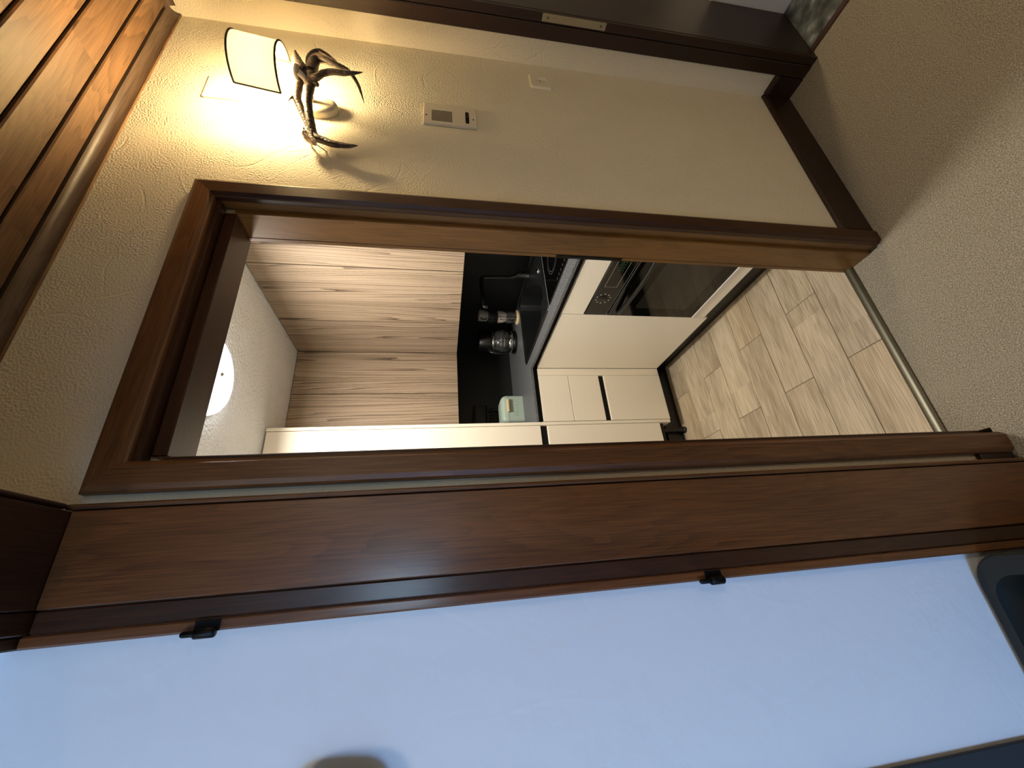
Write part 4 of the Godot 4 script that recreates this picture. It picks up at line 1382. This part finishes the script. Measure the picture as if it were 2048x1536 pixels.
# ------------------------------------------------------------------ wall fittings
func build_wall_fittings():
	# door intercom
	var t := thing("intercom", "pale intercom panel with a slotted grille on the cream wall", "intercom", Vector3(1.389, 1.452, 0.0))
	var st := begin()
	box(st, Vector3(1.337, 1.366, 0.0005), Vector3(1.440, 1.538, 0.011), 0.0018)
	var pl := part("panel", st, M.ivory, t)
	for k in 12:
		st = begin()
		var x := lerpf(1.3495, 1.402, k / 11.0)
		box(st, Vector3(x - 0.0012, 1.446, 0.0108), Vector3(x + 0.0012, 1.512, 0.0114), 0.0)
		part("slot", st, M.gap, pl)
	st = begin()
	prism(st, round_rect(1.350, 1.391, 1.411, 1.403, 0.005, 5), Vector3(1, 0, 0), Vector3(0, 1, 0), Vector3(0, 0, 1), Vector3.ZERO, 0.0105, 0.0115, 1)
	part("switch_slot", st, M.gap, pl)
	st = begin()
	box(st, Vector3(1.374, 1.393, 0.0115), Vector3(1.381, 1.401, 0.015), 0.001)
	part("slider", st, M.iron, pl)
	for y in [1.529, 1.377]:
		st = begin()
		lathe(st, Vector3(1.374, y, 0.011), [Vector2(0.0028, 0), Vector2(0.0022, 0.001), Vector2(0, 0.0012)], 14, Vector3(0, 0, 1))
		part("screw", st, M.iron, pl)
	# socket painted like the wall
	t = thing("wall_socket", "round recessed power socket painted over with the wall, near the corner", "socket", Vector3(1.665, 1.113, 0.0))
	st = begin()
	var sq := round_rect(1.622, 1.070, 1.708, 1.156, 0.008, 6)
	var sq2 := round_rect(1.625, 1.073, 1.705, 1.153, 0.008, 6)
	var cir := []
	var cir2 := []
	for p in sq2:
		var a := atan2(p.y - 1.113, p.x - 1.665)
		cir.append(Vector2(1.665 + 0.025 * cos(a), 1.113 + 0.025 * sin(a)))
		cir2.append(Vector2(1.665 + 0.021 * cos(a), 1.113 + 0.021 * sin(a)))
	var X := Vector3(1, 0, 0)
	var Y := Vector3(0, 1, 0)
	var side := func(a, b, za, zb):
		for i in a.size():
			var j: int = (i + 1) % a.size()
			poly(st, [Vector3(a[i].x, a[i].y, za), Vector3(a[j].x, a[j].y, za), Vector3(b[j].x, b[j].y, zb), Vector3(b[i].x, b[i].y, zb)], 1, Vector2.ZERO, Vector3(0, 0, 1))
	side.call(sq, sq2, 0.0005, 0.008)
	ring_face(st, sq2, cir, X, Y, Vector3(0, 0, 0.008), Vector3(0, 0, 1))
	side.call(cir, cir2, 0.008, 0.0006)
	var flat := []
	for p in cir2:
		flat.append(Vector3(p.x, p.y, 0.0006))
	poly(st, flat, 1, Vector2.ZERO, Vector3(0, 0, 1))
	part("plate", st, M.painted, t)
	st = begin()
	for s in [-0.0095, 0.0095]:
		lathe(st, Vector3(1.665 + s, 1.113, 0.0007), [Vector2(0.0024, 0), Vector2(0.0024, 0.0004), Vector2(0, 0.0004)], 12, Vector3(0, 0, 1))
	part("hole", st, M.gap, t)
	for y in [1.130, 1.091]:
		st = begin()
		box(st, Vector3(1.663, y, 0.001), Vector3(1.667, y + 0.005, 0.007), 0.0005)
		part("earth_clip", st, M.steel, t)
	# blank cover plate behind the lamp
	t = thing("cover_plate", "flat painted square cover plate on the wall behind the lamp shade", "cover plate", Vector3(1.405, 2.135, 0.0))
	st = begin()
	prism(st, round_rect(1.354, 2.070, 1.462, 2.176, 0.006, 5), X, Y, Vector3(0, 0, 1), Vector3.ZERO, 0.0005, 0.0035, 1)
	part("plate", st, M.painted, t)

# ------------------------------------------------------------------ room side and entrance
func build_room_things():
	var st: SurfaceTool
	# felt tub on the floor by the white wall
	var t := thing("storage_tub", "dark grey rounded storage tub on the floor under the white wall", "tub", Vector3(-0.18, 0.0005, 0.18))
	st = begin()
	var o := round_rect(-0.333, 0.003, -0.034, 0.32, 0.06, 8)
	var i1 := round_rect(-0.295, 0.026, -0.076, 0.28, 0.05, 8)
	var i2 := round_rect(-0.285, 0.036, -0.086, 0.27, 0.045, 8)
	var ob := round_rect(-0.315, 0.02, -0.052, 0.302, 0.055, 8)
	var side := func(a, b, ya, yb, s):
		for k in a.size():
			var j: int = (k + 1) % a.size()
			var n: Vector3 = Vector3(a[k].x + 0.183, 0, a[k].y - 0.18) * s
			poly(st, [Vector3(a[k].x, ya, a[k].y), Vector3(a[j].x, ya, a[j].y), Vector3(b[j].x, yb, b[j].y), Vector3(b[k].x, yb, b[k].y)], 1, Vector2.ZERO, n)
	side.call(ob, o, 0.001, 0.31, 1.0)
	var o2 := round_rect(-0.327, 0.008, -0.039, 0.314, 0.057, 8)
	side.call(o, o2, 0.31, 0.318, 1.0)
	ring_face(st, o2, i1, Vector3(1, 0, 0), Vector3(0, 0, 1), Vector3(0, 0.318, 0), Vector3.UP)
	part("shell", st, M.felt, t)
	st = begin()
	side.call(i1, i2, 0.318, 0.02, -1.0)
	var fl := []
	for p in i2:
		fl.append(Vector3(p.x, 0.02, p.y))
	poly(st, fl, 1, Vector2.ZERO, Vector3.UP)
	part("lining", st, M.tub_dark, t)
	# wardrobe at the edge of the white wall, with a loop bracket on its side
	t = thing("wall_panel", "tall dark grey panel standing at the edge of the white wall", "panel", Vector3(-0.65, 0.0, 0.15))
	st = begin()
	box(st, Vector3(-0.95, 0.001, 0.002), Vector3(-0.353, 2.0, 0.010), 0.002)
	part("body", st, M.grey, t)
	st = begin()
	tube(st, [Vector3(-0.354, 1.702, 0.022), Vector3(-0.285, 1.702, 0.022), Vector3(-0.252, 1.692, 0.022), Vector3(-0.243, 1.67, 0.022), Vector3(-0.247, 1.62, 0.022), Vector3(-0.257, 1.592, 0.022), Vector3(-0.29, 1.58, 0.022), Vector3(-0.354, 1.58, 0.022)], [0.016, 0.016, 0.016, 0.016, 0.017, 0.017, 0.016, 0.016], 16, 5)
	part("loop_bracket", st, M.grey_green, t)
	# white carton behind the entrance doorway
	t = thing("carton", "plain white carton on the stone floor behind the entrance frame", "box", Vector3(2.3, 0.004, 0.4))
	st = begin()
	box(st, Vector3(2.118, 0.0045, 0.152), Vector3(2.5, 0.36, 0.6), 0.002)
	part("body", st, M.white, t)
	# unseen low block behind the viewer, placed to keep daylight off the hall
	t = thing("unseen_low_blocker", "unseen low wooden block behind the viewer, placed to keep daylight off the hall", "unseen_low_blocker", Vector3(-0.05, 0.0, 1.2))
	st = begin()
	box(st, Vector3(-0.055, 0.001, 1.0), Vector3(0.128, 1.5, 1.45), 0.003)
	part("body", st, M.oak_dark, t)
	t = thing("unseen_tall_blocker", "unseen tall wooden block behind the viewer, placed to keep daylight off the hall wall", "unseen_tall_blocker", Vector3(-0.28, 0.0, 1.2))  # unseen tall block, placed to keep blue daylight off the hall wall
	st = begin()
	box(st, Vector3(-0.50, 0.001, 1.0), Vector3(-0.06, 2.41, 1.45), 0.003)
	part("body", st, M.oak_dark, t)
	# unseen lamp behind the viewer, placed to warm the top of the white wall
	t = thing("unseen_room_lamp", "unseen round lamp behind the viewer, placed to warm the top of the white wall", "ceiling lamp", Vector3(-0.85, 2.42, 0.95))
	st = begin()
	lathe(st, Vector3(-0.85, 2.419, 0.95), [Vector2(0, -0.05), Vector2(0.08, -0.048), Vector2(0.13, -0.03), Vector2(0.14, -0.01), Vector2(0.14, 0), Vector2(0, 0)], 32)
	part("diffuser", st, M.lamp_glow, t)
	area("unseen_room_light", Vector3(0, -0.06, 0), Vector3(0, -1, 0), Vector2(0.24, 0.24), Color(1.0, 0.90, 0.74), 0.5, t)
	t = thing("added_hall_lamp", "added round fill lamp behind the viewer that brightens the hall wall and carpet", "ceiling lamp", Vector3(1.0, 2.352, 2.5))  # added fill lamp, brightens the hall wall, planks and carpet
	st = begin()
	lathe(st, Vector3(1.0, 2.3515, 2.5), [Vector2(0, -0.05), Vector2(0.08, -0.048), Vector2(0.13, -0.03), Vector2(0.14, -0.01), Vector2(0.14, 0), Vector2(0, 0)], 32)
	part("diffuser", st, M.lamp_glow, t)
	area("added_hall_fill", Vector3(0, -0.06, 0), Vector3(0, -1, 0), Vector2(0.24, 0.24), Color(1.0, 0.905, 0.76), 1.1, t)
	t = thing("unseen_entrance_lamp", "unseen round lamp behind the entrance frame, placed to light the hall carpet", "ceiling lamp", Vector3(2.75, 2.47, 0.37))  # unseen lamp, placed to light the carpet past the entrance jamb
	st = begin()
	lathe(st, Vector3(2.75, 2.4695, 0.37), [Vector2(0, -0.05), Vector2(0.07, -0.048), Vector2(0.09, -0.03), Vector2(0.1, -0.01), Vector2(0.1, 0), Vector2(0, 0)], 32)
	part("diffuser", st, M.lamp_glow, t)
	area("unseen_entrance_light", Vector3(0, -0.06, 0), Vector3(0, -1, 0), Vector2(0.12, 0.12), Color(1.0, 0.90, 0.74), 1.4, t)
